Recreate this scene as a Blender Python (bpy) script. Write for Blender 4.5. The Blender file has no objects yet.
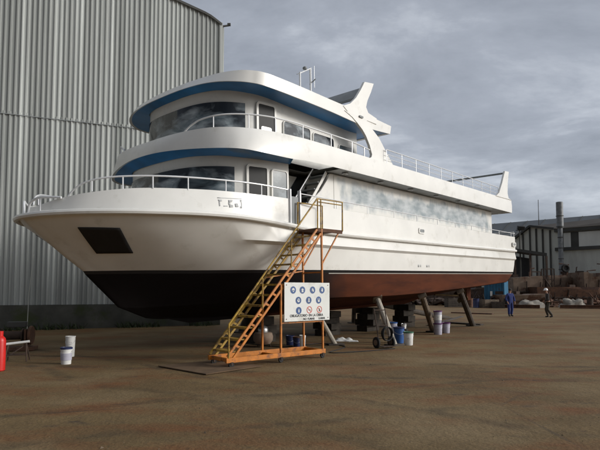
import bpy, bmesh, math, random
from mathutils import Vector, Matrix, noise
random.seed(7)
C = bpy.context.scene.collection
SC = bpy.context.scene
PI = math.pi

# ------------------------------------------------------------------ materials
def mat(name, col, rough=0.6, metal=0.0, var=0.25, scale=3.0, stretch=(1, 1, 1), bump=0.0, bscale=40.0, col2=None,
        spec=0.5, coat=0.0, stain=None, sscale=1.2, slo=0.55, shi=0.7, coords='Object'):
    m = bpy.data.materials.new(name); m.use_nodes = True
    nt = m.node_tree; N = nt.nodes; L = nt.links
    b = N['Principled BSDF']
    b.inputs['Roughness'].default_value = rough; b.inputs['Metallic'].default_value = metal
    b.inputs['Specular IOR Level'].default_value = spec
    b.inputs['Coat Weight'].default_value = coat
    tc = N.new('ShaderNodeTexCoord'); mp = N.new('ShaderNodeMapping'); mp.inputs['Scale'].default_value = stretch
    L.new(tc.outputs[coords], mp.inputs['Vector'])
    nz = N.new('ShaderNodeTexNoise'); nz.inputs['Scale'].default_value = scale; nz.inputs['Detail'].default_value = 7
    L.new(mp.outputs[0], nz.inputs['Vector'])
    r = N.new('ShaderNodeValToRGB')
    c2 = col2 if col2 else tuple(min(1, x * (1 + var)) for x in col)
    c1 = tuple(x * (1 - var) for x in col) if not col2 else col
    r.color_ramp.elements[0].position = 0.32; r.color_ramp.elements[1].position = 0.68
    r.color_ramp.elements[0].color = (*c1, 1); r.color_ramp.elements[1].color = (*c2, 1)
    L.new(nz.outputs['Fac'], r.inputs['Fac'])
    out = r.outputs['Color']
    if stain:
        n2 = N.new('ShaderNodeTexNoise'); n2.inputs['Scale'].default_value = sscale; n2.inputs['Detail'].default_value = 9
        n2.inputs['Roughness'].default_value = 0.65
        L.new(mp.outputs[0], n2.inputs['Vector'])
        mr = N.new('ShaderNodeMapRange'); mr.inputs[1].default_value = slo; mr.inputs[2].default_value = shi
        L.new(n2.outputs['Fac'], mr.inputs[0])
        mx = N.new('ShaderNodeMix'); mx.data_type = 'RGBA'
        L.new(mr.outputs[0], mx.inputs[0]); L.new(out, mx.inputs[6]); mx.inputs[7].default_value = (*stain, 1)
        out = mx.outputs[2]
    L.new(out, b.inputs['Base Color'])
    if bump:
        n3 = N.new('ShaderNodeTexNoise'); n3.inputs['Scale'].default_value = bscale; n3.inputs['Detail'].default_value = 6
        L.new(mp.outputs[0], n3.inputs['Vector'])
        bp = N.new('ShaderNodeBump'); bp.inputs['Strength'].default_value = bump; bp.inputs['Distance'].default_value = 0.02
        L.new(n3.outputs['Fac'], bp.inputs['Height']); L.new(bp.outputs[0], b.inputs['Normal'])
    return m

M = {}
M['white'] = mat('white_paint', (0.78, 0.77, 0.73), 0.32, var=0.05, scale=1.3, coat=0.2, bump=0.07, bscale=.9,
                 stain=(0.56, 0.54, 0.48), sscale=2.2, slo=0.58, shi=0.82)
M['white'] = M['white']
M['white_wall'] = mat('white_house_paint', (0.74, 0.73, 0.69), 0.4, var=0.05, scale=1.6, stain=(0.52, 0.53, 0.53), sscale=1.6, slo=0.54, shi=0.8)
M['soffit'] = mat('soffit_paint', (0.40, 0.42, 0.43), 0.45, var=0.15, scale=1.5)
M['grey_primer'] = mat('grey_primer', (0.22, 0.235, 0.24), 0.6, var=0.15)
def bottom_mat():
    m = mat('bottom_paint', (0.074, 0.021, 0.0085), 0.85, spec=0.12, var=0.3, scale=1.2, stretch=(0.4, 1, 2.5), stain=(0.03, 0.011, 0.008), sscale=1.4, slo=0.5, shi=0.75)
    nt = m.node_tree; N = nt.nodes; L = nt.links; b = N['Principled BSDF']
    src = b.inputs['Base Color'].links[0].from_socket
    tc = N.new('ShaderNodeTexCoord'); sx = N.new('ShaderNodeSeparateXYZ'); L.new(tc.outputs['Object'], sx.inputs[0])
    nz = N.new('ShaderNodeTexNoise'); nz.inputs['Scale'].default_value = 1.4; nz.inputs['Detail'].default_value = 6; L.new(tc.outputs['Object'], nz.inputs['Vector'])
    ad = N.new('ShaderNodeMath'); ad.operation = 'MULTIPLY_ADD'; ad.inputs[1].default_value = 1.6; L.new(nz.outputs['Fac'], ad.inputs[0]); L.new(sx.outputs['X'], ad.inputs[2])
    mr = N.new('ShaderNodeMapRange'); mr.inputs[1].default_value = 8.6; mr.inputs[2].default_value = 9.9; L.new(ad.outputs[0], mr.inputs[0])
    mx = N.new('ShaderNodeMix'); mx.data_type = 'RGBA'; L.new(mr.outputs[0], mx.inputs[0]); mx.inputs[6].default_value = (.010, .008, .008, 1); L.new(src, mx.inputs[7])  # shade of the bow painted in: near-black forward, blending to red-brown aft
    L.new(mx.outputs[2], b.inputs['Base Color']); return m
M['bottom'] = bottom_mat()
M['faint_grey'] = mat('faded_grey_marking', (0.40, 0.41, 0.41), 0.5, var=0.15)
M['keel_timber'] = mat('shade_dark_timber', (0.02, 0.016, 0.012), 0.9, scale=5, col2=(0.05, 0.04, 0.03), bump=0.15)  # timber colour darkened to stand in for the shade under the hull
M['stripe'] = mat('black_stripe', (0.012, 0.012, 0.014), 0.5, var=0.2)
M['paleline'] = mat('pale_grey_line', (0.33, 0.31, 0.27), 0.5, var=0.1)
M['rail'] = mat('white_rail', (0.75, 0.76, 0.77), 0.3, var=0.04, metal=0.15)
M['deck'] = mat('deck_grey', (0.42, 0.42, 0.4), 0.7, var=0.15)
M['black'] = mat('black_matt', (0.01, 0.01, 0.011), 0.6, var=0.3)
M['bronze'] = mat('bronze', (0.12, 0.08, 0.035), 0.5, metal=0.7)
M['orange'] = mat('orange_paint', (0.50, 0.165, 0.014), 0.5, var=0.2, scale=5, stain=(0.16, 0.06, 0.025), sscale=6, slo=0.52, shi=0.66, bump=0.05)
M['yellow'] = mat('faded_yellow_paint', (0.42, 0.26, 0.035), 0.55, var=0.2, scale=5, stain=(0.14, 0.075, 0.03), sscale=7, slo=0.47, shi=0.62, bump=0.05)
M['rust'] = mat('rusty_steel', (0.07, 0.035, 0.022), 0.85, var=0.4, scale=4, col2=(0.16, 0.075, 0.04), bump=0.1, stain=(0.035, 0.025, 0.02), sscale=2)
M['rust_dark'] = mat('dark_rusty_steel', (0.03, 0.02, 0.016), 0.85, var=0.4, scale=4, col2=(0.075, 0.045, 0.03), bump=0.1)
M['tan'] = mat('tan_rust_plate', (0.17, 0.12, 0.085), 0.85, scale=1.5, col2=(0.26, 0.19, 0.14), stain=(0.10, 0.045, 0.025), sscale=0.7, slo=0.5, shi=0.6)
M['timber'] = mat('old_timber', (0.10, 0.075, 0.055), 0.85, scale=6, stretch=(1, 1, 1), col2=(0.19, 0.145, 0.10), bump=0.15)
M['timber_dark'] = mat('dark_timber', (0.035, 0.027, 0.02), 0.85, scale=5, col2=(0.075, 0.058, 0.045), bump=0.15)
M['timber_pale'] = mat('pale_timber', (0.30, 0.27, 0.22), 0.8, scale=6, col2=(0.42, 0.38, 0.32), bump=0.1, stain=(0.12, 0.1, 0.08), sscale=3)
M['concrete'] = mat('concrete_plinth', (0.05, 0.05, 0.042), 0.9, scale=1.2, col2=(0.10, 0.10, 0.085), bump=0.2, bscale=12, stain=(0.05, 0.06, 0.025), sscale=0.8, slo=0.5, shi=0.62)
M['mid_grey'] = mat('grey_plastic', (0.2, 0.21, 0.22), 0.5)  # even mid grey, used for the chimney flue
M['white_plastic'] = mat('white_plastic', (0.72, 0.72, 0.70), 0.4, var=0.06, scale=8, stain=(0.25, 0.22, 0.2), sscale=9, slo=0.6, shi=0.72)
M['lilac_plastic'] = mat('pale_lilac_plastic', (0.45, 0.44, 0.52), 0.45, var=0.08, scale=8, stain=(0.2, 0.18, 0.18), sscale=9, slo=0.6, shi=0.72)
M['purple'] = mat('purple_plastic', (0.12, 0.03, 0.13), 0.45)
M['blue_dark'] = mat('navy_plastic', (0.02, 0.03, 0.10), 0.45)
M['blue'] = mat('blue_plastic', (0.03, 0.10, 0.30), 0.45)
M['green'] = mat('green_plastic', (0.05, 0.16, 0.10), 0.45)
M['red'] = mat('red_gas_bottle', (0.55, 0.015, 0.012), 0.4, var=0.15, stain=(0.2, 0.02, 0.015), sscale=5, slo=0.6, shi=0.75)
M['rubber'] = mat('black_rubber', (0.015, 0.015, 0.015), 0.8)
M['steel'] = mat('bright_steel', (0.55, 0.55, 0.55), 0.35, metal=0.8, var=0.1)
M['sign'] = mat('sign_white', (0.70, 0.71, 0.68), 0.5, var=0.05, scale=2, stain=(0.45, 0.43, 0.36), sscale=3, slo=0.56, shi=0.8)
M['sign_blue'] = mat('sign_blue', (0.03, 0.085, 0.24), 0.5, var=0.1)
M['sign_red'] = mat('sign_red', (0.55, 0.10, 0.07), 0.5, var=0.1)
M['sign_black'] = mat('sign_black', (0.02, 0.02, 0.025), 0.6, var=0.1)
M['skin'] = mat('skin', (0.40, 0.22, 0.15), 0.6, var=0.08)
M['overall'] = mat('blue_overall_cloth', (0.02, 0.035, 0.15), 0.9, var=0.2, scale=6)
M['jacket'] = mat('dark_jacket_cloth', (0.035, 0.03, 0.028), 0.9, var=0.2, scale=6)
M['trousers'] = mat('olive_trousers_cloth', (0.06, 0.052, 0.04), 0.9, var=0.2, scale=6)
M['boot'] = mat('black_boots', (0.012, 0.012, 0.012), 0.6)
M['helmet'] = mat('white_helmet', (0.8, 0.8, 0.8), 0.35, var=0.03)
M['hair'] = mat('dark_hair', (0.02, 0.014, 0.01), 0.8)
M['far_roof'] = mat('slate_grey_roof', (0.10, 0.11, 0.12), 0.8, var=0.15, scale=0.3, stretch=(1, 1, 1))
M['far_roof2'] = mat('brown_grey_roof', (0.17, 0.15, 0.13), 0.85, var=0.15, scale=0.4)
M['far_wall'] = mat('pale_cladding', (0.62, 0.63, 0.57), 0.75, var=0.15, scale=0.5, stretch=(1, 1, 0.2), stain=(0.44, 0.43, 0.39), sscale=0.5, slo=0.5, shi=0.7)
M['far_light'] = mat('translucent_cladding', (0.70, 0.71, 0.67), 0.6, var=0.15, scale=0.6, stretch=(1, 1, 0.2))
M['far_dark'] = mat('dark_cladding', (0.07, 0.07, 0.065), 0.8, var=0.2, scale=0.6)
M['container'] = mat('blue_steel', (0.02, 0.12, 0.22), 0.6, var=0.2, scale=1.5, stain=(0.08, 0.05, 0.035), sscale=1.5, slo=0.6, shi=0.7)
M['white_tarp'] = mat('white_tarp', (0.24, 0.22, 0.19), 0.8, var=0.15, scale=2)
M['leaf'] = mat('weed_green', (0.035, 0.05, 0.015), 0.8, var=0.4, scale=5)
M['bark'] = mat('bark', (0.06, 0.05, 0.04), 0.9)

def glass(name, col, rough=0.08, streak=None):
    m = mat(name, col, rough, var=0.35, scale=1.4, spec=0.6, stretch=(1, 1, 2), stain=streak, sscale=1.1, slo=0.52, shi=0.78)
    return m
M['glass'] = glass('dark_window_glass', (0.012, 0.017, 0.022), 0.14, (0.07, 0.09, 0.10))
M['smeared_glass'] = glass('smeared_dark_glass', (0.012, 0.017, 0.023), 0.12, (0.13, 0.165, 0.19))
M['film_glass'] = glass('film_covered_glass', (0.05, 0.075, 0.09), 0.2, (0.26, 0.31, 0.34))

def blue_soffit():
    # protective blue film left on the ceiling under the overhang, patchy grey where it is torn
    m = mat('blue_film_soffit', (0.025, 0.20, 0.48), 0.35, var=0.3, scale=1.2, stretch=(0.6, 1, 1), stain=(0.14, 0.18, 0.22), sscale=0.7, slo=0.55, shi=0.7)
    return m
M['blue_soffit'] = blue_soffit()

def screen_mat(name, zlo, zhi):
    # wheelhouse glass partly covered in streaky pale protective film, mostly along its lower half
    m = bpy.data.materials.new(name); m.use_nodes = True
    nt = m.node_tree; N = nt.nodes; L = nt.links; b = N['Principled BSDF']
    tc = N.new('ShaderNodeTexCoord'); sx = N.new('ShaderNodeSeparateXYZ'); L.new(tc.outputs['Object'], sx.inputs[0])
    def nz(scale, st):
        mp = N.new('ShaderNodeMapping'); mp.inputs['Scale'].default_value = st; L.new(tc.outputs['Object'], mp.inputs[0])
        n = N.new('ShaderNodeTexNoise'); n.inputs['Scale'].default_value = scale; n.inputs['Detail'].default_value = 8; n.inputs['Distortion'].default_value = .6
        L.new(mp.outputs[0], n.inputs['Vector']); return n.outputs['Fac']
    g = N.new('ShaderNodeMapRange'); g.inputs[1].default_value = zhi; g.inputs[2].default_value = zlo; g.inputs[3].default_value = -.12; g.inputs[4].default_value = .85
    L.new(sx.outputs['Z'], g.inputs[0])
    def mth(op, a_, b_, cl=False):
        n = N.new('ShaderNodeMath'); n.operation = op; n.use_clamp = cl
        for i, v in enumerate((a_, b_)):
            if isinstance(v, (int, float)): n.inputs[i].default_value = v
            else: L.new(v, n.inputs[i])
        return n.outputs[0]
    f = mth('MULTIPLY', mth('ADD', mth('MULTIPLY', mth('SUBTRACT', nz(1.3, (1, 1, 1.8)), .5), 3.2), g.outputs[0]), 1.5, True)
    r = N.new('ShaderNodeValToRGB'); r.color_ramp.elements[0].position = .35; r.color_ramp.elements[1].position = .68
    r.color_ramp.elements[0].color = (.11, .15, .175, 1); r.color_ramp.elements[1].color = (.44, .49, .52, 1); L.new(nz(3.0, (.5, .5, 1.6)), r.inputs[0])
    mx = N.new('ShaderNodeMix'); mx.data_type = 'RGBA'; L.new(f, mx.inputs[0]); mx.inputs[6].default_value = (.010, .014, .02, 1); L.new(r.outputs[0], mx.inputs[7])
    L.new(mx.outputs[2], b.inputs['Base Color'])
    q = N.new('ShaderNodeMapRange'); q.inputs[3].default_value = .05; q.inputs[4].default_value = .3; L.new(f, q.inputs[0]); L.new(q.outputs[0], b.inputs['Roughness'])
    return m
M['screen_low'] = screen_mat('filmed_windscreen_glass', 3.9, 4.6)
M['screen_high'] = screen_mat('filmed_wheelhouse_glass', 5.40, 6.25)

def film_mat():
    # torn grey-blue masking film over the saloon glazing, painted over raggedly in white at its edges
    m = bpy.data.materials.new('masking_film'); m.use_nodes = True
    nt = m.node_tree; N = nt.nodes; L = nt.links; b = N['Principled BSDF']
    tc = N.new('ShaderNodeTexCoord'); sx = N.new('ShaderNodeSeparateXYZ'); L.new(tc.outputs['Object'], sx.inputs[0])
    def math_(op, a, bb, clamp=False):
        n = N.new('ShaderNodeMath'); n.operation = op; n.use_clamp = clamp
        for i, v in enumerate((a, bb)):
            if isinstance(v, (int, float)): n.inputs[i].default_value = v
            else: L.new(v, n.inputs[i])
        return n.outputs[0]
    def nz(scale, detail, st=(1, 1, 1)):
        mp = N.new('ShaderNodeMapping'); mp.inputs['Scale'].default_value = st; L.new(tc.outputs['Object'], mp.inputs[0])
        n = N.new('ShaderNodeTexNoise'); n.inputs['Scale'].default_value = scale; n.inputs['Detail'].default_value = detail
        L.new(mp.outputs[0], n.inputs['Vector']); return n.outputs['Fac']
    mid = math_('ABSOLUTE', math_('SUBTRACT', sx.outputs['Z'], 4.33), 0)
    lx = math_('ABSOLUTE', math_('SUBTRACT', sx.outputs['X'], 15.0), 0)
    e1 = math_('MULTIPLY', math_('SUBTRACT', 0.31, mid), 5.0)
    e2 = math_('MULTIPLY', math_('SUBTRACT', 5.45, lx), 1.1)
    e = math_('MINIMUM', e1, e2)
    e = math_('ADD', e, math_('MULTIPLY', math_('SUBTRACT', nz(2.0, 6, (1.2, 1, 0.7)), 0.5), 4.0))
    msk = math_('MULTIPLY', math_('ADD', e, 0.6), 0.9, True)
    r = N.new('ShaderNodeValToRGB'); r.color_ramp.elements[0].position = 0.36; r.color_ramp.elements[1].position = 0.66
    r.color_ramp.elements[0].color = (0.24, 0.285, 0.305, 1); r.color_ramp.elements[1].color = (0.52, 0.55, 0.565, 1)
    L.new(nz(2.6, 10, (0.7, 1, 1.5)), r.inputs[0])
    mx = N.new('ShaderNodeMix'); mx.data_type = 'RGBA'; L.new(msk, mx.inputs[0])
    mx.inputs[6].default_value = (0.74, 0.73, 0.69, 1); L.new(r.outputs[0], mx.inputs[7])
    L.new(mx.outputs[2], b.inputs['Base Color'])
    rr = N.new('ShaderNodeMapRange'); rr.inputs[3].default_value = 0.42; rr.inputs[4].default_value = 0.28; L.new(msk, rr.inputs[0])
    L.new(rr.outputs[0], b.inputs['Roughness'])
    bp = N.new('ShaderNodeBump'); bp.inputs['Strength'].default_value = 0.25; bp.inputs['Distance'].default_value = 0.03
    L.new(math_('MULTIPLY', nz(5, 4), msk), bp.inputs['Height']); L.new(bp.outputs[0], b.inputs['Normal'])
    return m
M['film'] = film_mat()

# ------------------------------------------------------------------ mesh helpers
class MB:
    def __init__(s): s.v = []; s.f = []
    def add(s, vs, fs):
        o = len(s.v); s.v += [tuple(p) for p in vs]; s.f += [tuple(i + o for i in f) for f in fs]
    def box(s, c, size, rot=None):
        x, y, z = (d / 2 for d in size)
        vs = [Vector(p) for p in ((-x,-y,-z),(x,-y,-z),(x,y,-z),(-x,y,-z),(-x,-y,z),(x,-y,z),(x,y,z),(-x,y,z))]
        if rot is not None: vs = [rot @ p for p in vs]
        s.add([p + Vector(c) for p in vs], [(0,3,2,1),(4,5,6,7),(0,1,5,4),(1,2,6,5),(2,3,7,6),(3,0,4,7)]); return s
    def bar(s, p, q, w, h, up=(0, 0, 1)):
        p, q = Vector(p), Vector(q); d = (q - p); ln = d.length; d.normalize()
        u = Vector(up); sd = d.cross(u)
        if sd.length < 1e-4: sd = d.cross(Vector((0, 1, 0)))
        sd.normalize(); u = sd.cross(d)
        R = Matrix((d, sd, u)).transposed()
        s.box((p + q) / 2, (ln, w, h), R); return s
    def tube(s, pts, r, n=8, closed=False):
        pts = [Vector(p) for p in pts]; m = len(pts); rings = []
        rad = r if isinstance(r, (list, tuple)) else [r] * m
        ref = None
        for i, p in enumerate(pts):
            if closed: t = pts[(i + 1) % m] - pts[i - 1]
            else: t = pts[min(i + 1, m - 1)] - pts[max(i - 1, 0)]
            t.normalize()
            if ref is None: ref = t.orthogonal().normalized()
            ref = (ref - t * ref.dot(t)); ref = ref.normalized() if ref.length > 1e-6 else t.orthogonal().normalized()
            b = t.cross(ref)
            rings.append([p + (ref * math.cos(2*PI*k/n) + b * math.sin(2*PI*k/n)) * rad[i] for k in range(n)])
        vs = [q for rg in rings for q in rg]; fs = []
        for i in range(m if closed else m - 1):
            j = (i + 1) % m
            for k in range(n): fs.append((i*n+k, i*n+(k+1)%n, j*n+(k+1)%n, j*n+k))
        if not closed: fs += [tuple(range(n-1, -1, -1)), tuple((m-1)*n + k for k in range(n))]
        s.add(vs, fs); return s
    def lathe(s, prof, n=20, c=(0, 0, 0), rot=None):
        vs = []; fs = []
        for r, z in prof:
            for k in range(n):
                p = Vector((r*math.cos(2*PI*k/n), r*math.sin(2*PI*k/n), z))
                if rot is not None: p = rot @ p
                vs.append(p + Vector(c))
        for i in range(len(prof) - 1):
            for k in range(n): fs.append((i*n+k, i*n+(k+1)%n, (i+1)*n+(k+1)%n, (i+1)*n+k))
        fs += [tuple(range(n-1, -1, -1)), tuple((len(prof)-1)*n + k for k in range(n))]
        s.add(vs, fs); return s
    def prism(s, poly, off):
        off = Vector(off); n = len(poly); P = [Vector(p) for p in poly]
        s.add(P + [p + off for p in P], [tuple(range(n-1, -1, -1)), tuple(range(n, 2*n))] + [(i, (i+1)%n, n+(i+1)%n, n+i) for i in range(n)]); return s
    def grid(s, rows, close_u=False):
        m = len(rows); n = len(rows[0]); fs = []
        for i in range(m - 1):
            for k in range(n if close_u else n - 1): fs.append((i*n+k, i*n+(k+1)%n, (i+1)*n+(k+1)%n, (i+1)*n+k))
        s.add([p for r in rows for p in r], fs); return s
    def build(s, name, m, parent=None, smooth=35, bevel=0.0, bseg=2):
        me = bpy.data.meshes.new(name); me.from_pydata(s.v, [], s.f); me.update()
        bm = bmesh.new(); bm.from_mesh(me)
        bmesh.ops.remove_doubles(bm, verts=bm.verts, dist=1e-5)
        bmesh.ops.dissolve_degenerate(bm, edges=bm.edges, dist=1e-6)
        bmesh.ops.recalc_face_normals(bm, faces=bm.faces)
        if smooth:
            for f in bm.faces: f.smooth = True
            for e in bm.edges:
                e.smooth = not (len(e.link_faces) == 2 and e.calc_face_angle(0) > math.radians(smooth))
        bm.to_mesh(me); bm.free()
        o = bpy.data.objects.new(name, me); C.objects.link(o)
        me.materials.append(M[m] if isinstance(m, str) else m)
        if parent: o.parent = parent
        if bevel:
            md = o.modifiers.new('bevel', 'BEVEL'); md.width = bevel; md.segments = bseg; md.limit_method = 'ANGLE'; md.angle_limit = math.radians(40)
            md.harden_normals = False
        return o

def tag(o, label=None, cat=None, group=None, kind=None):
    if label: o['label'] = label
    if cat: o['category'] = cat
    if group: o['group'] = group
    if kind: o['kind'] = kind
    return o
def thing(name, label, cat, loc=(0, 0, 0), rz=0.0, group=None):
    o = bpy.data.objects.new(name, None); C.objects.link(o); o.location = loc; o.rotation_euler = (0, 0, rz)
    o.empty_display_size = 0.2
    return tag(o, label, cat, group)
def dup(root, loc, rz=0.0, label=None):
    r = root.copy(); C.objects.link(r); r.location = loc; r.rotation_euler = (0, 0, rz)
    if label: r['label'] = label
    for ch in [c for c in root.children]:
        k = ch.copy(); C.objects.link(k); k.parent = r
        for g in [c for c in ch.children]:
            j = g.copy(); C.objects.link(j); j.parent = k
    return r

def cr(knots, per=8):
    """Catmull-Rom through knots, per samples a span."""
    K = [Vector(k) for k in knots]; n = len(K); out = []
    for i in range(n - 1):
        p0 = K[i-1] if i > 0 else 2*K[0] - K[1]
        if i == 0 and abs(K[0].y) < 1e-6: p0 = Vector((K[1].x, -K[1].y, K[1].z))
        p1, p2 = K[i], K[i+1]; p3 = K[i+2] if i + 2 < n else 2*K[-1] - K[-2]
        for j in range(per):
            t = j / per
            out.append(0.5*((2*p1) + (p2-p0)*t + (2*p0-5*p1+4*p2-p3)*t*t + (3*p1-p0-3*p2+p3)*t**3))
    out.append(K[-1]); return out
def V(p): return Vector((p[0], -p[1], p[2]))          # (aft, port, up) -> boat local
def full(curve):
    """mirror a port curve (stem first) to starboard: from starboard transom to port transom."""
    st = [Vector((p[0], p[1], p[2])) for p in curve]      # starboard (y = +b)
    return [Vector((p[0], abs(p[1]), p[2])) for p in reversed(st)] + [V(p) for p in curve[1:]]

# ------------------------------------------------------------------ camera
CAMZ = 1.7; F = 520.0; PITCH = math.radians(3.5)
SHIFT = 290 - 225 - F*math.tan(PITCH)
cam = bpy.data.cameras.new('camera'); co = bpy.data.objects.new('camera', cam); C.objects.link(co)
co.location = (0, 0, CAMZ); co.rotation_euler = (PI/2 + PITCH, 0, 0)
cam.sensor_width = 36; cam.lens = F/600*36; cam.shift_y = SHIFT/600; cam.clip_end = 5000; cam.clip_start = 0.05
SC.camera = co

# ------------------------------------------------------------------ the boat
U = Vector((0.65832135, 0.7524041, 0.0223845)); S = Vector((-0.75259268, 0.65848634, 0.0)); W = Vector((-0.01473989, -0.01684641, 0.99974944))
K = 1.065
O0 = Vector((-6.67434883, 9.85622621, 0.0)); CAM = Vector((0, 0, CAMZ))
OB = CAM + K*(O0 - CAM)
boat = thing('passenger_boat', 'large white two-deck passenger boat with red bottom propped up on dry land', 'boat')
R = Matrix((U, S, W)).transposed().to_4x4()
boat.matrix_world = Matrix.Translation(OB) @ R @ Matrix.Scale(K, 4)
def bw(a, b, c): return OB + K*(U*a - S*b + W*c)     # boat (aft, port, up) to world

sheer = [(1.36,0,3.26),(1.41,.34,3.265),(1.54,.76,3.27),(1.95,1.45,3.275),(2.8,2.2,3.28),(4.2,2.78,3.29),(5.6,2.98,3.25),(8,3.02,3.1),(12,3.02,3.085),(17,3.02,3.09),(22.42,2.97,3.11)]
shU   = [(1.50,0,3.06),(1.55,.30,3.065),(1.68,.68,3.07),(2.08,1.35,3.075),(2.92,2.08,3.09),(4.28,2.67,3.11),(5.64,2.89,3.08),(8,2.96,2.99),(12,2.97,2.98),(17,2.97,2.985),(22.42,2.93,3.0)]
wl    = [(2.69,0,2.07),(2.90,.27,2.07),(3.2,.56,2.07),(3.75,1.03,2.07),(4.55,1.6,2.06),(5.5,2.16,2.06),(6.5,2.56,2.06),(8.2,2.81,2.06),(12,2.89,2.06),(17,2.89,2.06),(22.35,2.85,2.06)]
def flare(c, pw=1.2):
    out = []
    for (a1, b1, c1), (a0, b0, c0) in zip(shU[:7], wl[:7]):
        t = ((c - c0)/(c1 - c0))**pw
        out.append((a0 + (a1 - a0)*((c - c0)/(c1 - c0))**.92, b0 + (b1 - b0)*t, c))
    return out
kU    = flare(2.75)[:6] + [(5.9,2.93,2.73),(8,3.0,2.71),(12,3.01,2.69),(17,3.01,2.68),(22.52,2.96,2.67)]
kL    = flare(2.66)[:6] + [(5.95,2.76,2.66),(8,2.90,2.64),(12,2.92,2.62),(17,2.92,2.61),(22.5,2.88,2.60)]
mid_  = flare(2.38)[:6] + [(6.2,2.66,2.38),(8,2.86,2.38),(12,2.91,2.38),(17,2.91,2.38),(22.46,2.87,2.38)]
wl2   = [(p[0]+.05 if p[0] < 8 else p[0], p[1]*0.985, p[2]-.075) for p in wl]
bil   = [(3.08,0,1.66),(3.32,.22,1.65),(3.65,.47,1.65),(4.2,.88,1.66),(4.95,1.38,1.66),(5.85,1.95,1.67),(6.8,2.42,1.67),(8.5,2.77,1.67),(12,2.88,1.67),(17,2.88,1.74),(22.0,2.84,1.84)]
chine = [(3.5,0,1.25),(3.76,.16,1.22),(4.15,.36,1.22),(4.7,.7,1.23),(5.4,1.15,1.25),(6.25,1.72,1.27),(7.2,2.26,1.28),(9,2.70,1.30),(12,2.85,1.28),(17,2.85,1.42),(21.6,2.8,1.60)]
chin2 = [(p[0]+.02, p[1]*.975, p[2]-.03) for p in chine]
chin2[0] = (3.54, 0, 1.21)
keel  = [(4.3,0,.9),(4.6,.03,.86),(5.0,.03,.84),(5.5,.03,.82),(6.1,.03,.8),(6.8,.03,.79),(7.6,.03,.78),(9.4,.03,.78),(12,.03,.78),(17,.03,.88),(21.3,.03,1.22)]
def loft(curves, per=8): return [full(cr(k, per)) for k in curves]
mb = MB(); rows = loft([sheer, shU, kU, kL, mid_, wl]); mb.grid(rows)
mb.f.append(None) if False else None
# transom
tr = [rows[i][0] for i in range(len(rows))]; tl = [rows[i][-1] for i in range(len(rows))]
mb.grid([[a, b] for a, b in zip(tr, tl)])
topsides = mb.build('topsides', 'white', boat, smooth=28)
mb = MB(); rows = loft([wl, wl2]); mb.grid(rows); mb.grid([[r[0], r[-1]] for r in rows]); mb.build('waterline_stripe', 'stripe', boat)
mb = MB(); rows = loft([wl2, bil, chine, chin2, keel]); mb.grid(rows); mb.grid([[r[0], r[-1]] for r in rows])
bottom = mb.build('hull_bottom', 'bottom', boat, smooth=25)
tag(bottom, 'red-brown bottom paint, with the dark shade under the bow painted in')
# thin pale line just under the black stripe, painted on the aft two thirds
l1 = [Vector((p.x, p.y*1.0015 + .004, p.z - .004)) for p in cr(wl2, 8)][56:]
l2 = [Vector((p.x, p.y, p.z - .022)) for p in l1]
MB().grid([[V(p) for p in l1], [V(p) for p in l2]]).build('boot_line', 'paleline', boat)
# rub rail round the sheer
rr = full([Vector((p.x - (.012 if i < 20 else 0), p.y + (.012 if i else 0), p.z - .055)) for i, p in enumerate(cr(sheer, 8))])
MB().tube(rr, 0.062, 8).build('rub_rail', 'white', boat)
# keel bar
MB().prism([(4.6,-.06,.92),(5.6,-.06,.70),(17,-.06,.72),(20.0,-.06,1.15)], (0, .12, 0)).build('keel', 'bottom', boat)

# main deck
md = cr([(p[0]+.12, max(p[1]-(.4 if i == 6 else .15), 0), (3.22, 3.22, 3.22, 3.21, 3.2, 3.1, 2.86)[i] if i < 7 else 2.78) for i, p in enumerate(sheer)], 4)
MB().grid([[Vector((p.x, p.y, p.z)), V(p)] for p in md]).build('main_deck', 'deck', boat)
# bulwark forward
bB = [(1.52,0,3.25),(1.57,.32,3.255),(1.7,.72,3.26),(2.08,1.38,3.265),(2.9,2.13,3.27),(4.25,2.72,3.28),(5.4,2.91,3.24),(6.42,2.97,3.16)]
bT = [(1.60,0,3.44),(1.65,.34,3.47),(1.80,.76,3.55),(2.20,1.33,3.66),(2.97,1.97,3.76),(4.25,2.57,3.80),(5.4,2.86,3.80),(6.42,2.97,3.80)]
def inset(k, d, dz=0):
    c = cr(k, 6); out = []
    for i, p in enumerate(c):
        t = c[min(i+1, len(c)-1)] - c[max(i-1, 0)]; t.z = 0; t.normalize()
        if i == 0: t = Vector((0, 1, 0))
        out.append(Vector((p.x + t.y*d, max(p.y - t.x*d, 0 if i else 0), p.z + dz)))
    return out
o1 = cr(bB, 6); o2 = cr(bT, 6)
i2 = inset(bT, .08); i1 = inset(bB, .16, -.05)
mb = MB(); mb.grid([full(o1), full(o2), full(i2), full(i1)])
for sgn in (1, -1):
    e = [o1[-1], o2[-1], i2[-1], i1[-1]]; mb.add([Vector((p.x, -sgn*p.y, p.z)) for p in e], [(0, 1, 2, 3)])
bul = mb.build('bulwark', 'white', boat, smooth=40)
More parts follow.
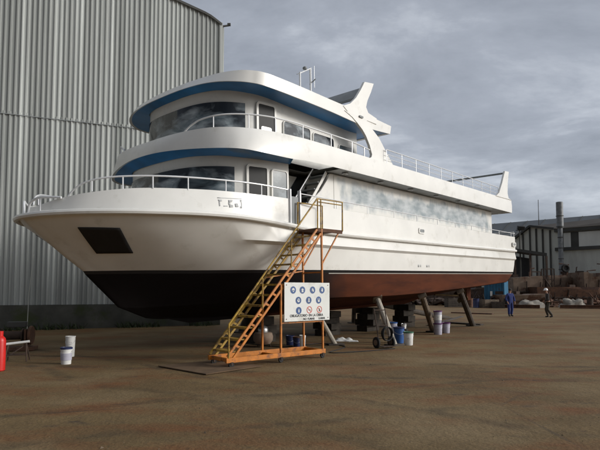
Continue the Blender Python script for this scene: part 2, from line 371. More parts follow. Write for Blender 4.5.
# bulwark aft of the gate, round the stern
def wall_strip(mbx, pts, zlo, zhi, th, sgn=1):
    pass
mb = MB()
aft = [(6.82,3.0),(8,3.015),(12,3.015),(17,3.015),(22.40,2.965)]
for sgn in (1, -1):
    lo = [Vector((a, -sgn*b, 3.09)) for a, b in aft]; hi = [Vector((a, -sgn*b, 3.72)) for a, b in aft]
    ihi = [Vector((a, -sgn*(b-.08), 3.72)) for a, b in aft]; ilo = [Vector((a, -sgn*(b-.08), 2.78)) for a, b in aft]
    mb.grid([lo, hi, ihi, ilo]); mb.add([lo[0], hi[0], ihi[0], ilo[0]], [(0, 1, 2, 3)])
mb.grid([[Vector((22.40, 2.965, 3.09)), Vector((22.40, -2.965, 3.09))], [Vector((22.40, 2.965, 3.72)), Vector((22.40, -2.965, 3.72))],
         [Vector((22.32, 2.885, 3.72)), Vector((22.32, -2.885, 3.72))], [Vector((22.32, 2.885, 2.78)), Vector((22.32, -2.885, 2.78))]])
mb.build('bulwark', 'white', boat, smooth=30)
# gate post and boarding gate
for a0 in (6.44, 6.80):
    MB().box((a0, -2.97, 3.55), (.045, .09, .98)).build('gate_post', 'rail', boat, bevel=.008)
MB().box((6.62, -2.96, 3.52), (.31, .03, .70)).build('gate', 'grey_primer', boat, bevel=.006)

# ---- deckhouse on the main deck
hp = [(4.58,0),(4.6,.5),(4.66,1.0),(4.84,1.5),(5.15,1.88),(5.6,2.14),(6.1,2.3),(6.6,2.38),(7.02,2.42)]
def plan(knots, c, per=6): return cr([(a, b, c) for a, b in knots], per)
def offs(c, d):
    out = []
    for i, p in enumerate(c):
        t = c[min(i+1, len(c)-1)] - c[max(i-1, 0)]; t.z = 0; t.normalize()
        if i == 0: t = Vector((0, 1, 0))
        out.append(Vector((p.x - t.y*d, max(p.y + t.x*d, 0), p.z)))
    return out
h0, h1 = plan(hp, 2.78), plan(hp, 4.85)
mb = MB(); mb.grid([full(h0), full(h1)]); mb.grid([[p, Vector((p.x, -p.y, p.z))] for p in h1])
a, b = h0[-1], h1[-1]
mb.add([(a.x, -a.y, a.z), (a.x, a.y, a.z), (b.x, b.y, b.z), (b.x, -b.y, b.z)], [(0, 1, 2, 3)])
house = mb.build('deckhouse', 'white_wall', boat, smooth=40)
def wrap_window(name, knots, c0, c1, upto, m, parent, d=.012, th=.02):
    c = [p for p in plan(knots, 0) if p.x <= upto]
    f = offs(c, d + th); bk = offs(c, d*0.2)
    fr = [Vector((p.x, p.y, c0)) for p in f]; fr2 = [Vector((p.x, p.y, c1)) for p in f]
    br = [Vector((p.x, p.y, c0)) for p in bk]; br2 = [Vector((p.x, p.y, c1)) for p in bk]
    mbx = MB(); mbx.grid([full(br), full(fr), full(fr2), full(br2)])
    for q in (0, -1):
        e = [full(x)[q] for x in (br, fr, fr2, br2)]; mbx.add(e, [(0, 1, 2, 3)])
    return mbx.build(name, m, parent, smooth=30)
wrap_window('windscreen', hp, 3.62, 4.57, 5.45, 'screen_low', boat)
def panel(name, a0, a1, c0, c1, b, m, parent, th=.02, frame=None, fw=.05, fm='white_wall', rad=0.06, sgn=1):
    """rounded panel standing proud of a flat side wall at port offset b; optional frame child."""
    def rp(a0, a1, c0, c1, r):
        pts = []
        for cx, cz, st in ((a1-r, c1-r, 0), (a0+r, c1-r, 1), (a0+r, c0+r, 2), (a1-r, c0+r, 3)):
            for k in range(5):
                an = PI/2*(st + k/4); pts.append((cx + r*math.cos(an), cz + r*math.sin(an)))
        return pts
    poly = [(x, -sgn*(b-.01), z) for x, z in rp(a0, a1, c0, c1, rad)]
    o = MB().prism(poly, (0, -sgn*(th+.01), 0)).build(name, m, parent, smooth=30)
    if frame:
        A = rp(a0-fw, a1+fw, c0-fw, c1+fw, rad+fw); B = rp(a0+.003, a1-.003, c0+.003, c1-.003, rad)
        n = len(A); y0, y1 = -sgn*(b-.01), -sgn*(b+th+.015)
        mbx = MB()
        mbx.grid([[(x, y0, z) for x, z in A], [(x, y1, z) for x, z in A], [(x, y1, z) for x, z in B], [(x, y0, z) for x, z in B]], close_u=True)
        mbx.build(frame, fm, o, smooth=30)
    return o
def turned(name, a0, a1, c0, c1, m, parent, frame, fw, rad, sg, knots=None):
    # a flat panel set against the curving side of the deckhouse
    c = plan(knots or hp, 0, 12); p = min(c, key=lambda q: abs(q.x - a0)); q = min(c, key=lambda q: abs(q.x - a1))
    an = math.atan2(q.y - p.y, q.x - p.x)
    o = panel(name, 0, math.hypot(q.x - p.x, q.y - p.y), c0, c1, .01, m, parent, th=.03, frame=frame, fw=fw, rad=rad, sgn=sg)
    o.location = (p.x, -sg*p.y, 0); o.rotation_euler = (0, 0, -sg*an); return o
for sg in (1, -1):
    d = turned('door', 5.78, 6.26, 2.84, 4.62, 'black', boat, 'door_frame', .06, .04, sg)
    turned('side_window', 6.42, 6.92, 3.78, 4.60, 'film_glass', boat, 'window_frame', .035, .06, sg)
# stair recess between wheelhouse and saloon
MB().box((7.95, 0, 3.8), (1.86, 3.0, 2.04)).build('recess_wall', 'white_wall', boat)
st = []
mb = MB()
for b0 in (2.42, 1.82):
    mb.bar((7.25, -b0, 3.15), (8.62, -b0, 4.86), .03, .09)
stair = mb.build('deck_stair', 'white', boat, bevel=.006)
for i in range(8):
    t = (i + .5)/8
    MB().box((7.25 + 1.37*t, -2.12, 3.15 + 1.71*t), (.22, .56, .03)).build('tread', 'grey_primer', stair)
mb = MB(); mb.tube([(7.15, -2.44, 3.85), (8.0, -2.44, 4.86)], .016, 6); mb.tube([(7.15, -2.44, 3.15), (7.15, -2.44, 3.85)], .016, 6)
mb.build('stair_rail', 'rail', stair)
MB().prism([(7.85,-1.49,3.1),(8.75,-1.49,3.1),(8.82,-1.49,4.0),(8.8,-1.49,4.6),(8.7,-1.49,4.82),(8.4,-1.49,4.84),(7.9,-1.49,4.2)], (0, -.03, 0)).build('recess_dark_panel', 'glass', boat)  # dark panel standing in for the shaded stairwell opening

# ---- saloon
for sg in (1, -1):
    MB().prism([(8.9,-sg*2.39,4.86),(8.74,-sg*2.39,4.84),(8.6,-sg*2.39,4.62),(8.32,-sg*2.39,4.3),(8.0,-sg*2.39,4.05),(7.8,-sg*2.39,3.9),(7.8,-sg*2.39,2.78),(8.9,-sg*2.39,2.78)], (0, -sg*.06, 0)).build('saloon_wing', 'white_wall', boat, bevel=.01)
MB().box((14.9, 0, 3.82), (12.04, 4.9, 2.08)).build('saloon', 'white_wall', boat, bevel=.03)
for sg in (1, -1):
    MB().box((14.85, -sg*2.453, 4.33), (11.86, .014, .96)).build('saloon_window', 'film', boat)
# ---- upper deck slab, visor and bulwark
VB = [(4.2,0,4.97),(4.22,.5,4.965),(4.28,.95,4.95),(4.38,1.45,4.92),(4.54,2.0,4.88),(4.76,2.5,4.84),(5.0,2.81,4.81),(5.4,2.96,4.79),(6.5,3.0,4.80),(8,3.0,4.86),(15,3,4.86),(22.02,3,4.84)]
VM = [(4.22,0,5.16),(4.24,.55,5.16),(4.31,1.02,5.155),(4.42,1.5,5.14),(4.6,2.02,5.12),(4.86,2.48,5.1),(5.14,2.78,5.09),(5.6,2.95,5.09),(6.6,3.02,5.1),(8.1,3.02,5.13),(15,3.01,5.15),(22.04,3.0,5.15)]
VT = [(4.39,0,5.38),(4.39,.55,5.38),(4.42,1.0,5.38),(4.5,1.5,5.385),(4.68,2.02,5.39),(4.97,2.41,5.39),(5.32,2.64,5.395),(5.8,2.82,5.40),(6.7,2.95,5.41),(8.1,2.98,5.42),(15,2.98,5.43),(22.02,2.98,5.45)]
VI = [(p[0]+(.09 if i < 6 else .04 if i < 8 else 0), max(p[1]-.09, 0), p[2]-.01) for i, p in enumerate(VT)]
VD = [(p[0]+(.11 if i < 6 else .05 if i < 8 else 0), max(p[1]-.1, 0), 5.0) for i, p in enumerate(VT)]
VLip = [(p[0]+(.06 if i < 6 else .04 if i < 8 else 0), max(p[1]-.06, 0), p[2]+.02) for i, p in enumerate(VB)]
mb = MB(); rows = loft([VLip, VB, VM, VT, VI, VD]); mb.grid(rows)
e0 = [r[0] for r in rows]; e1 = [r[-1] for r in rows]
mb.grid([[Vector((22.03, 3.0, 4.84)), Vector((22.03, -3.0, 4.84))], [Vector((22.03, 2.98, 5.45)), Vector((22.03, -2.98, 5.45))],
         [Vector((21.95, 2.89, 5.44)), Vector((21.95, -2.89, 5.44))], [Vector((21.95, 2.88, 5.0)), Vector((21.95, -2.88, 5.0))]])
visor = mb.build('upper_bulwark', 'white', boat, smooth=32)
dk = cr(VD, 8)
mb = MB(); i0 = min(range(len(dk)), key=lambda i: abs(dk[i].x - 7.0)); i1_ = min(range(len(dk)), key=lambda i: abs(dk[i].x - 8.8))
for i in range(len(dk) - 1):
    p, q = dk[i], dk[i+1]
    ys = lambda r: [r.y, -min(1.55, r.y*.6), -min(2.62, r.y*.95), -r.y]
    for k in range(3):
        if k == 1 and i0 <= i < i1_: continue
        a_, b_ = ys(p), ys(q)
        mb.add([(p.x, a_[k], 5.0), (q.x, b_[k], 5.0), (q.x, b_[k+1], 5.0), (p.x, a_[k+1], 5.0)], [(0, 1, 2, 3)])
mb.build('upper_deck', 'deck', boat)
# soffit: forward part blue film, aft part grey paint
sl = cr(VLip, 8)
inner = [(4.56,0,4.83),(4.57,.45,4.83),(4.61,.85,4.83),(4.7,1.25,4.83),(4.86,1.55,4.83),(5.15,1.9,4.83),(5.6,2.15,4.82),(6.1,2.31,4.82),(7.0,2.42,4.84),(8,2.4,4.87),(15,2.4,4.87),(21.9,2.4,4.86)]
si = cr(inner, 8)
cut = 65
for sg in (1, -1):
    A = [Vector((p.x, -sg*p.y, p.z)) for p in sl]; B = [Vector((p.x, -sg*p.y, p.z)) for p in si]
    MB().grid([A[:cut+1], B[:cut+1]]).build('soffit', 'blue_soffit', boat)
    c2 = 73 if sg == 1 else cut
    MB().grid([A[c2:], B[c2:]]).build('soffit', 'soffit', boat)
    for j, al in enumerate((9.1, 11.0, 12.9, 14.8, 16.7, 18.6)):
        MB().lathe([(.055, 0), (.095, 0), (.1, -.035), (.06, -.04), (.055, -.012)], 14, (al, -sg*2.72, 4.862)).build('ceiling_light', 'steel', boat)
MB().grid([[Vector((20.9, 2.4, 4.86)), Vector((20.9, -2.4, 4.86))], [Vector((21.95, 2.4, 4.86)), Vector((21.95, -2.4, 4.86))]]).build('soffit', 'soffit', boat)
# ---- upper wheelhouse
up = [(5.1,0),(5.11,.5),(5.17,.96),(5.3,1.33),(5.55,1.66),(5.95,1.92),(6.4,2.06),(6.9,2.11),(7.6,2.12),(10.6,2.12)]
u0, u1 = plan(up, 4.99), plan(up, 6.63)
mb = MB(); mb.grid([full(u0), full(u1)]); a, b = u0[-1], u1[-1]
mb.add([(a.x, -a.y, a.z), (a.x, a.y, a.z), (b.x, b.y, b.z), (b.x, -b.y, b.z)], [(0, 1, 2, 3)])
mb.build('wheelhouse', 'white_wall', boat, smooth=40)
wrap_window('windscreen', up, 5.46, 6.30, 5.98, 'screen_high', boat)
for sg in (1, -1):
    d = turned('door', 6.28, 6.8, 5.02, 6.36, 'black', boat, 'door_frame', .06, .05, sg, up)
    panel('door_pane', .08, .42, 5.1, 5.78, .05, 'film_glass', d, rad=.05, th=.006, sgn=sg)
    panel('side_window', 7.15, 8.25, 5.40, 6.08, 2.125, 'screen_high', boat, frame='window_frame', fw=.022, rad=.08, sgn=sg)
    panel('side_window', 8.40, 9.35, 5.38, 6.02, 2.12, 'screen_high', boat, frame='window_frame', fw=.022, rad=.08, sgn=sg)
    panel('side_window', 9.62, 10.35, 5.3, 5.9, 2.12, 'film_glass', boat, frame='window_frame', fw=.022, rad=.08, sgn=sg)
# ---- roof
RB = [(4.8,0,6.65),(4.805,.5,6.648),(4.83,.95,6.645),(4.9,1.5,6.63),(5.02,1.94,6.605),(5.24,2.34,6.57),(5.52,2.6,6.545),(5.9,2.75,6.52),(7,2.8,6.5),(8.4,2.8,6.48),(9.4,2.8,6.44),(10.4,2.8,6.42),(11.62,2.74,6.52)]
RT = [(5.02,0,6.90),(5.03,.5,6.90),(5.06,.93,6.90),(5.12,1.46,6.895),(5.2,1.9,6.89),(5.37,2.32,6.88),(5.6,2.58,6.87),(5.95,2.75,6.85),(7,2.81,6.83),(8.4,2.81,6.81),(9.4,2.81,6.8),(10.4,2.81,6.79),(11.66,2.76,6.78)]
RC = [(5.5,0,7.0),(5.5,.42,7.0),(5.53,.8,7.0),(5.57,1.25,7.0),(5.66,1.6,6.99),(5.82,1.95,6.98),(6.05,2.18,6.97),(6.4,2.32,6.96),(7.1,2.4,6.94),(8.4,2.4,6.92),(9.4,2.4,6.9),(10.4,2.4,6.88),(11.5,2.4,6.85)]
RD = [(6.1,0,7.05),(6.1,.25,7.05),(6.12,.5,7.05),(6.15,.75,7.05),(6.2,.95,7.05),(6.32,1.1,7.05),(6.5,1.2,7.04),(6.8,1.28,7.04),(7.3,1.3,7.03),(8.4,1.3,7.02),(9.4,1.3,7.0),(10.4,1.3,6.98),(11.5,1.3,6.93)]
RL = [(p[0]+(.05 if i < 6 else .03 if i < 8 else 0), max(p[1]-.06, 0), p[2]+.015) for i, p in enumerate(RB)]
RL[-1] = (11.54, 2.68, 6.545)
mb = MB(); rows = loft([RL, RB, RT, RC, RD]); mb.grid(rows)
c = cr(RD, 8); mb.grid([[Vector((p.x, p.y, p.z)), Vector((p.x, -p.y, p.z))] for p in c])
mb.grid([[r[0], r[-1]] for r in rows])
roof = mb.build('roof', 'white', boat, smooth=30)
rl = cr(RL, 8)
ri = cr([(5.09,0,6.59),(5.1,.45,6.59),(5.15,.92,6.59),(5.26,1.3,6.59),(5.42,1.53,6.6),(5.7,1.76,6.6),(6.0,1.92,6.59),(6.4,2.04,6.58),(7.3,2.1,6.53),(8.4,2.1,6.5),(9.4,2.1,6.46),(10.4,2.1,6.44),(11.5,2.1,6.55)], 8)
mb = MB(); mb.grid([full(rl), full(ri)]); mb.grid([[Vector((p.x, p.y, p.z)), Vector((p.x, -p.y, p.z))] for p in ri[88:]])
mb.build('roof_soffit', 'blue_soffit', boat)
# ---- radar arch: one side plate each side, crossbeam between
leg = [(9.01,6.66),(9.4,6.55),(9.63,6.44),(9.9,6.29),(10.09,6.13),(10.28,5.88),(10.40,5.62),(10.36,5.53),(10.25,5.48),(10.04,5.46),(10.04,5.36),(11.64,5.36),(11.60,5.50),(10.83,6.2),(10.16,6.57),(10.14,6.66)]
wing = [(8.95,6.78),(9.3,6.93),(9.6,7.18),(9.85,7.48),(10.07,7.79),(10.57,7.87),(10.4,7.55),(10.2,7.24),(10.12,7.02),(10.24,6.87),(10.7,6.80),(10.7,6.62),(9.25,6.62)]
for sg in (1, -1):
    mb = MB()
    y0 = -sg*2.74; th = -sg*.082
    mb.prism([(x, y0, z) for x, z in leg], (0, th, 0)); mb.prism([(x, y0 + .003*sg, z) for x, z in wing], (0, th + sg*-.0045, 0))
    mb.build('arch_side', 'white', boat, smooth=30)
    panel('arch_lamp', 9.72, 9.92, 6.62, 6.68, 2.826, 'grey_primer', boat, th=.03, rad=.025, sgn=sg)
MB().prism([(9.66,-2.7,7.22),(9.9,-2.7,7.48),(10.2,-2.7,7.7),(10.24,-2.7,7.62),(9.96,-2.7,7.38),(9.72,-2.7,7.16)], (0, 5.4, 0)).build('arch_crossbeam', 'grey_primer', boat)
# ---- stern fins and the bar between them
for sg in (1, -1):
    MB().prism([(20.05,-sg*2.92,5.42),(20.45,-sg*2.92,5.62),(20.85,-sg*2.92,6.12),(21.25,-sg*2.92,6.72),(21.75,-sg*2.92,6.76),(21.56,-sg*2.92,6.2),(21.5,-sg*2.92,5.7),(21.62,-sg*2.92,5.5),(22.02,-sg*2.92,5.44)], (0, -sg*.09, 0)).build('stern_fin', 'white', boat, bevel=.012)
MB().tube([(21.35,-2.9,6.64),(21.35,2.9,6.64)], .045, 8).build('stern_crossbar', 'grey_primer', boat)
# ---- handrails
def railing(pts, h, every=None, posts=None, mids=(), r=.019, mat_='rail', foot=None, pr=.016):
    """pts: polyline of the top rail; stanchions drop by foot(p) or h; mids: fractions of h for extra rails."""
    mb = MB(); mb.tube(pts, r, 8)
    for m_ in mids:
        mb.tube([Vector((p[0], p[1], p[2] - h*(1-m_))) for p in pts], r*.6, 6)
    o = mb.build('handrail', mat_, boat)
    for p in posts:
        MB().tube([p, (p[0], p[1], (foot(p) if foot else p[2] - h))], pr, 6).build('stanchion', mat_, o)
    return o
# foredeck rail along the bulwark top
for sg in (1, -1):
    fr = [(1.93,.86,3.6),(2.0,1.0,3.74),(2.12,1.18,3.86),(2.35,1.45,3.95),(2.75,1.8,4.0),(3.4,2.22,4.03),(4.3,2.56,4.05),(5.4,2.84,4.05),(6.40,2.95,4.02)]
    c = cr(fr, 6); P = [Vector((p.x, -sg*p.y, p.z)) for p in c]
    zt = {i: z for i, z in enumerate([p[2] for p in cr(bT, 6)])}
    railing(P, .28, posts=[P[i] for i in (15, 23, 28, 33, 38, 43, 48)], foot=lambda p: 3.68 if p[0] < 3.0 else 3.76)
    # pulpit at the nose
    pl = cr([(1.44,.1,3.26),(1.46,.16,3.48),(1.54,.36,3.58),(1.66,.6,3.58),(1.80,.84,3.56)], 5)
    P = [Vector((p.x, -sg*p.y, p.z)) for p in pl]
    railing(P, .25, posts=[P[11]], foot=lambda p: 3.26, r=.026)
    # side deck rail and stern rail
    P = [Vector((a_, -sg*2.97, 3.97 - .006*(a_-6.9))) for a_ in [6.86 + .5*i for i in range(32)]]
    P += [Vector((22.36, -sg*2.93, 3.96))]
    railing(P, .22, posts=[P[i] for i in range(0, 32, 3)] + [P[-1]], foot=lambda p: 3.7, r=.014, pr=.012)
    # rail on the upper bulwark
    ur = [(4.5,1.35,5.38),(4.56,1.55,5.52),(4.68,1.85,5.64),(5.0,2.3,5.72),(5.7,2.72,5.76),(6.6,2.9,5.77),(8,2.92,5.77),(9.2,2.92,5.76),(10.15,2.9,5.7)]
    c = cr(ur, 6); P = [Vector((p.x, -sg*p.y, p.z)) for p in c]
    railing(P, .2, posts=[P[i] for i in (15, 22, 27, 32, 37, 42, 46)], foot=lambda p: 5.34, r=.02)
    P = [Vector((11.1 + .95*i, -sg*2.9, 5.885)) for i in range(11)]
    railing(P, .45, posts=P[::1], mids=(.36, .68), foot=lambda p: 5.4, r=.017, pr=.011)
Ps = [Vector((22.34, y, 3.96)) for y in (-2.93, -2, -1, 0, 1, 2, 2.93)]
railing(Ps, .22, posts=Ps[1:-1], foot=lambda p: 3.7, mids=(.45,), r=.018)
# ---- antenna mast on the roof
mast = MB()
mast.tube([(9.70,-.55,6.98),(9.70,-.55,8.62)], .03, 8); mast.tube([(10.24,-.55,6.98),(10.24,-.55,8.92)], .034, 8); mast.tube([(9.70,-.55,8.58),(10.24,-.55,8.9)], .022, 8)
mst = mast.build('antenna_mast', 'rail', boat)
MB().tube([(10.12,-.85,8.42),(10.5,-.3,8.5)], .02, 6).build('crossarm', 'grey_primer', mst)
MB().lathe([(.02,0),(.07,.01),(.075,.06),(.03,.1)], 12, (9.95,-.55,8.78)).build('lamp', 'grey_primer', mst)
MB().tube([(10.44,-.55,8.3),(10.44,-.55,9.05)], .01, 6).build('whip_aerial', 'rail', mst)
MB().tube([(9.55,-.55,8.5),(9.95,-.55,8.72)], .014, 6).build('crossarm', 'grey_primer', mst)
# ---- rudder, shaft and propeller
for sg in (1, -1):
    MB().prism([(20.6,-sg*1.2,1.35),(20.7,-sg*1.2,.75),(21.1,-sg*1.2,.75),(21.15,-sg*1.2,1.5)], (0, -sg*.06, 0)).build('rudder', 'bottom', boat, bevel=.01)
    MB().tube([(17.5,-sg*1.2,1.12),(20.1,-sg*1.2,.98)], .04, 8).build('propeller_shaft', 'bronze', boat)
    mb = MB(); mb.lathe([(.02,-.1),(.07,-.06),(.08,.06),(.02,.12)], 10, (20.15,-sg*1.2,.98), Matrix.Rotation(PI/2, 3, 'Y'))
    for k in range(4):
        an = k*PI/2 + .4; u_ = Vector((0, math.cos(an), math.sin(an))); w_ = Vector((0, -math.sin(an), math.cos(an)))
        c0 = Vector((20.15,-sg*1.2,.98)); pl = []
        for rr_, wd in ((.06, .05), (.18, .13), (.28, .13), (.35, .05)):
            pl.append((c0 + u_*rr_ + w_*wd*.9 + Vector((.05, 0, 0)), c0 + u_*rr_ - w_*wd*.9 - Vector((.05, 0, 0))))
        poly = [p[0] for p in pl] + [p[1] for p in reversed(pl)]
        mb.prism(poly, (.02, 0, 0))
    mb.build('propeller', 'bronze', boat)

# hull windows and marks projected sideways onto the topsides
from mathutils.bvhtree import BVHTree
def bvh(o): return BVHTree.FromPolygons([v.co.copy() for v in o.data.vertices], [tuple(p.vertices) for p in o.data.polygons])
T = bvh(topsides); TB = bvh(bul)
def conform(name, quad, m, tree, parent, n=10, off=.012, sgn=1, thick=.02):
    """a quad in (aft, up) laid on the hull skin."""
    rows = []
    for i in range(n+1):
        r = []
        for j in range(n+1):
            u, v = i/n, j/n
            q = [(1-u)*(1-v)*quad[0][k] + u*(1-v)*quad[1][k] + u*v*quad[2][k] + (1-u)*v*quad[3][k] for k in (0, 1)]
            h, nn, _, _ = tree.ray_cast(Vector((q[0], -sgn*6, q[1])), Vector((0, sgn, 0)))
            if h is None: return None
            if nn.y*sgn > 0: nn = -nn
            r.append(h + nn*off)
        rows.append(r)
    mbx = MB(); mbx.grid(rows)
    o = mbx.build(name, m, parent); sd = o.modifiers.new('thickness', 'SOLIDIFY'); sd.thickness = thick; sd.offset = 0
    return o
HW = [(2.06,2.95),(2.66,2.93),(3.2,2.45),(2.65,2.45)]
for sg in (1, -1):
    conform('hull_window', HW, 'black', T, boat, sgn=sg)
# half-masked name panel on the bulwark: recessed outline and smudged strokes
for q in ([(4.40,3.635),(5.0,3.66),(5.0,3.644),(4.40,3.619)],):
    conform('name_panel', q, 'faint_grey', TB, boat, n=6, off=.005, thick=.004)
npm = M['grey_primer']
for q in ([(4.15,3.56),(4.26,3.57),(4.25,3.53),(4.18,3.52)], [(4.17,3.53),(4.2,3.53),(4.19,3.42),(4.16,3.41)], [(4.27,3.43),(4.38,3.44),(4.38,3.42),(4.27,3.41)],
          [(4.42,3.57),(4.53,3.58),(4.53,3.53),(4.42,3.52)], [(4.41,3.52),(4.46,3.52),(4.46,3.46),(4.41,3.46)], [(4.42,3.46),(4.53,3.47),(4.52,3.41),(4.42,3.40)],
          [(4.58,3.50),(4.66,3.51),(4.68,3.43),(4.58,3.42)], [(4.74,3.60),(4.79,3.60),(4.78,3.41),(4.71,3.40)]):
    q = [(4.4 + (x_ - 4.15)*.93, z_ + .025) for x_, z_ in q]
    conform('masked_lettering', q, 'faint_grey', TB, boat, n=4, off=.006, thick=.004)
for q in ([(12.95,2.27),(13.05,2.27),(13.05,2.19),(12.95,2.19)], [(13.12,2.27),(13.17,2.27),(13.17,2.19),(13.12,2.19)], [(13.55,2.27),(13.65,2.27),(13.65,2.19),(13.55,2.19)], [(13.72,2.27),(13.77,2.27),(13.77,2.19),(13.72,2.19)]):
    conform('draught_mark', q, 'faint_grey', T, boat, n=2, off=.002, thick=.003)
# small fairleads on the side
for a0, c0 in ((12.85, 3.42), (21.9, 3.35)):
    o = panel('fairlead', a0, a0+.42, c0-.1, c0+.1, 3.012, 'white', boat, th=.03, rad=.06)
    panel('fairlead_opening', a0+.07, a0+.35, c0-.05, c0+.05, 3.045, 'grey_primer', o, th=.004, rad=.04)

# ------------------------------------------------------------------ ground
def ground_mat():
    m = bpy.data.materials.new('dirty_yard_ground'); m.use_nodes = True
    nt = m.node_tree; N = nt.nodes; L = nt.links; b = N['Principled BSDF']; b.inputs['Roughness'].default_value = .9
    b.inputs['Specular IOR Level'].default_value = .25
    tc = N.new('ShaderNodeTexCoord')
    def nz(scale, detail=8, st=(1, 1, 1), rough=.6, rot=0):
        mp = N.new('ShaderNodeMapping'); mp.inputs['Scale'].default_value = st; mp.inputs['Rotation'].default_value = (0, 0, rot)
        L.new(tc.outputs['Object'], mp.inputs[0])
        n = N.new('ShaderNodeTexNoise'); n.inputs['Scale'].default_value = scale; n.inputs['Detail'].default_value = detail; n.inputs['Roughness'].default_value = rough
        L.new(mp.outputs[0], n.inputs['Vector']); return n.outputs['Fac']
    def ramp(f, p0, c0, p1, c1):
        r = N.new('ShaderNodeValToRGB'); r.color_ramp.elements[0].position = p0; r.color_ramp.elements[1].position = p1
        r.color_ramp.elements[0].color = (*c0, 1); r.color_ramp.elements[1].color = (*c1, 1); L.new(f, r.inputs[0]); return r.outputs[0]
    def mix(f, a, bb, mode='MIX'):
        x = N.new('ShaderNodeMix'); x.data_type = 'RGBA'; x.blend_type = mode
        for s_, v in ((0, f), (6, a), (7, bb)):
            if isinstance(v, tuple): x.inputs[s_].default_value = (*v, 1)
            elif isinstance(v, float): x.inputs[s_].default_value = v
            else: L.new(v, x.inputs[s_])
        return x.outputs[2]
    def mr(f, a, bb):
        x = N.new('ShaderNodeMapRange'); x.inputs[1].default_value = a; x.inputs[2].default_value = bb; L.new(f, x.inputs[0]); return x.outputs[0]
    base = ramp(nz(.22, 10, (1, 1.6, 1)), .35, (.108, .072, .033), .68, (.188, .132, .062))
    base = mix(mr(nz(.55, 9, (1, 2.2, 1), rot=.3), .47, .68), base, (.150, .066, .026))         # rust stained dust
    base = mix(mr(nz(1.4, 9, (1, 2.0, 1), rot=-.5), .60, .72), base, (.065, .048, .034))         # oil and damp
    base = mix(mr(nz(6, 8), .62, .74), base, (.085, .055, .036))
    base = mix(mr(nz(.28, 8, (1, 1.5, 1), .62, 1.1), .50, .66), base, (.185, .135, .072))     # pale dusty patches
    base = mix(mr(nz(17, 4, (1, 1.6, 1)), .66, .72), base, (.04, .026, .014))      # crumbs and rust flakes
    fine = ramp(nz(38, 6), .3, (.66, .64, .62), .7, (1.3, 1.27, 1.24))
    base = mix(1.0, base, fine, 'MULTIPLY')
    # slab joints, worn
    vo = N.new('ShaderNodeTexVoronoi'); vo.feature = 'DISTANCE_TO_EDGE'; vo.inputs['Scale'].default_value = .17
    mp = N.new('ShaderNodeMapping'); mp.inputs['Rotation'].default_value = (0, 0, .6)
    L.new(tc.outputs['Object'], mp.inputs[0]); L.new(mp.outputs[0], vo.inputs['Vector'])
    cr_ = N.new('ShaderNodeMapRange'); cr_.inputs[1].default_value = .0025; cr_.inputs[2].default_value = .006; cr_.inputs[3].default_value = 1; cr_.inputs[4].default_value = 0
    L.new(vo.outputs['Distance'], cr_.inputs[0])
    mm = N.new('ShaderNodeMath'); mm.operation = 'MULTIPLY'; L.new(cr_.outputs[0], mm.inputs[0]); L.new(mr(nz(.5, 4), .5, .75), mm.inputs[1])
    base = mix(mm.outputs[0], base, (.055, .04, .028))
    # old wheel marks running across the yard
    for nx, ny, d_, w_ in ((.62, .78, 5.2, .13), (.62, .78, 6.9, .13), (-.35, .94, 6.4, .12), (-.35, .94, 8.1, .12), (.15, .99, 10.6, .16), (.15, .99, 12.3, .16), (-.72, .69, 1.4, .10)):
        dt = N.new('ShaderNodeVectorMath'); dt.operation = 'DOT_PRODUCT'; dt.inputs[1].default_value = (nx, ny, 0); L.new(tc.outputs['Object'], dt.inputs[0])
        def mm_(op, a_, b_):
            n = N.new('ShaderNodeMath'); n.operation = op
            for i, v in enumerate((a_, b_)):
                if isinstance(v, (int, float)): n.inputs[i].default_value = v
                else: L.new(v, n.inputs[i])
            return n.outputs[0]
        ds = mm_('ABSOLUTE', mm_('SUBTRACT', mm_('ADD', dt.outputs['Value'], mm_('MULTIPLY', nz(.13, 2), 3.0)), d_ + 1.5), 0)
        r_ = N.new('ShaderNodeMapRange'); r_.inputs[1].default_value = w_*.5; r_.inputs[2].default_value = w_*1.5; r_.inputs[3].default_value = .55; r_.inputs[4].default_value = 0; L.new(ds, r_.inputs[0])
        base = mix(mm_('MULTIPLY', r_.outputs[0], mr(nz(1.1, 7), .42, .62)), base, (.045, .033, .02))
    L.new(base, b.inputs['Base Color'])
    bp = N.new('ShaderNodeBump'); bp.inputs['Strength'].default_value = .8; bp.inputs['Distance'].default_value = .04
    ad = N.new('ShaderNodeMath'); ad.operation = 'MULTIPLY_ADD'; L.new(nz(14, 8), ad.inputs[0]); ad.inputs[1].default_value = .5; L.new(nz(2.5, 6), ad.inputs[2])
    L.new(ad.outputs[0], bp.inputs['Height']); L.new(bp.outputs[0], b.inputs['Normal'])
    return m
M['ground'] = ground_mat()
gm = MB(); gm.add([(-1500,-1500,0),(1500,-1500,0),(1500,1500,0),(-1500,1500,0)], [(0,1,2,3)])
tag(gm.build('ground', 'ground', smooth=0), kind='structure')
# loose grit on the yard, one object
gr = MB()
for i in range(1700):
    y = 3.2 + 26*random.random()**1.7; x = (random.random()*2 - 1)*y*.7
    s_ = random.uniform(.004, .013) * (1 + 1.3*(random.random() > .97))
    vs = [Vector((random.uniform(-1, 1), random.uniform(-1, 1), 0)) for _ in range(3)]
    an = random.random()*6.28
    c_ = Vector((x, y, -.001))
    q = [c_ + Vector((math.cos(an + k*2.1)*s_*random.uniform(.7, 1.3), math.sin(an + k*2.1)*s_*random.uniform(.7, 1.3), 0)) for k in range(3)]
    gr.add(q + [c_ + Vector((0, 0, s_*random.uniform(.5, .9)))], [(0, 1, 3), (1, 2, 3), (2, 0, 3)])
M['grit'] = mat('grit', (.06, .042, .028), .9, scale=.6, col2=(.16, .12, .08))
tag(gr.build('gravel', 'grit', smooth=0), 'loose grit and rust flakes scattered over the brown yard', 'gravel', kind='stuff')

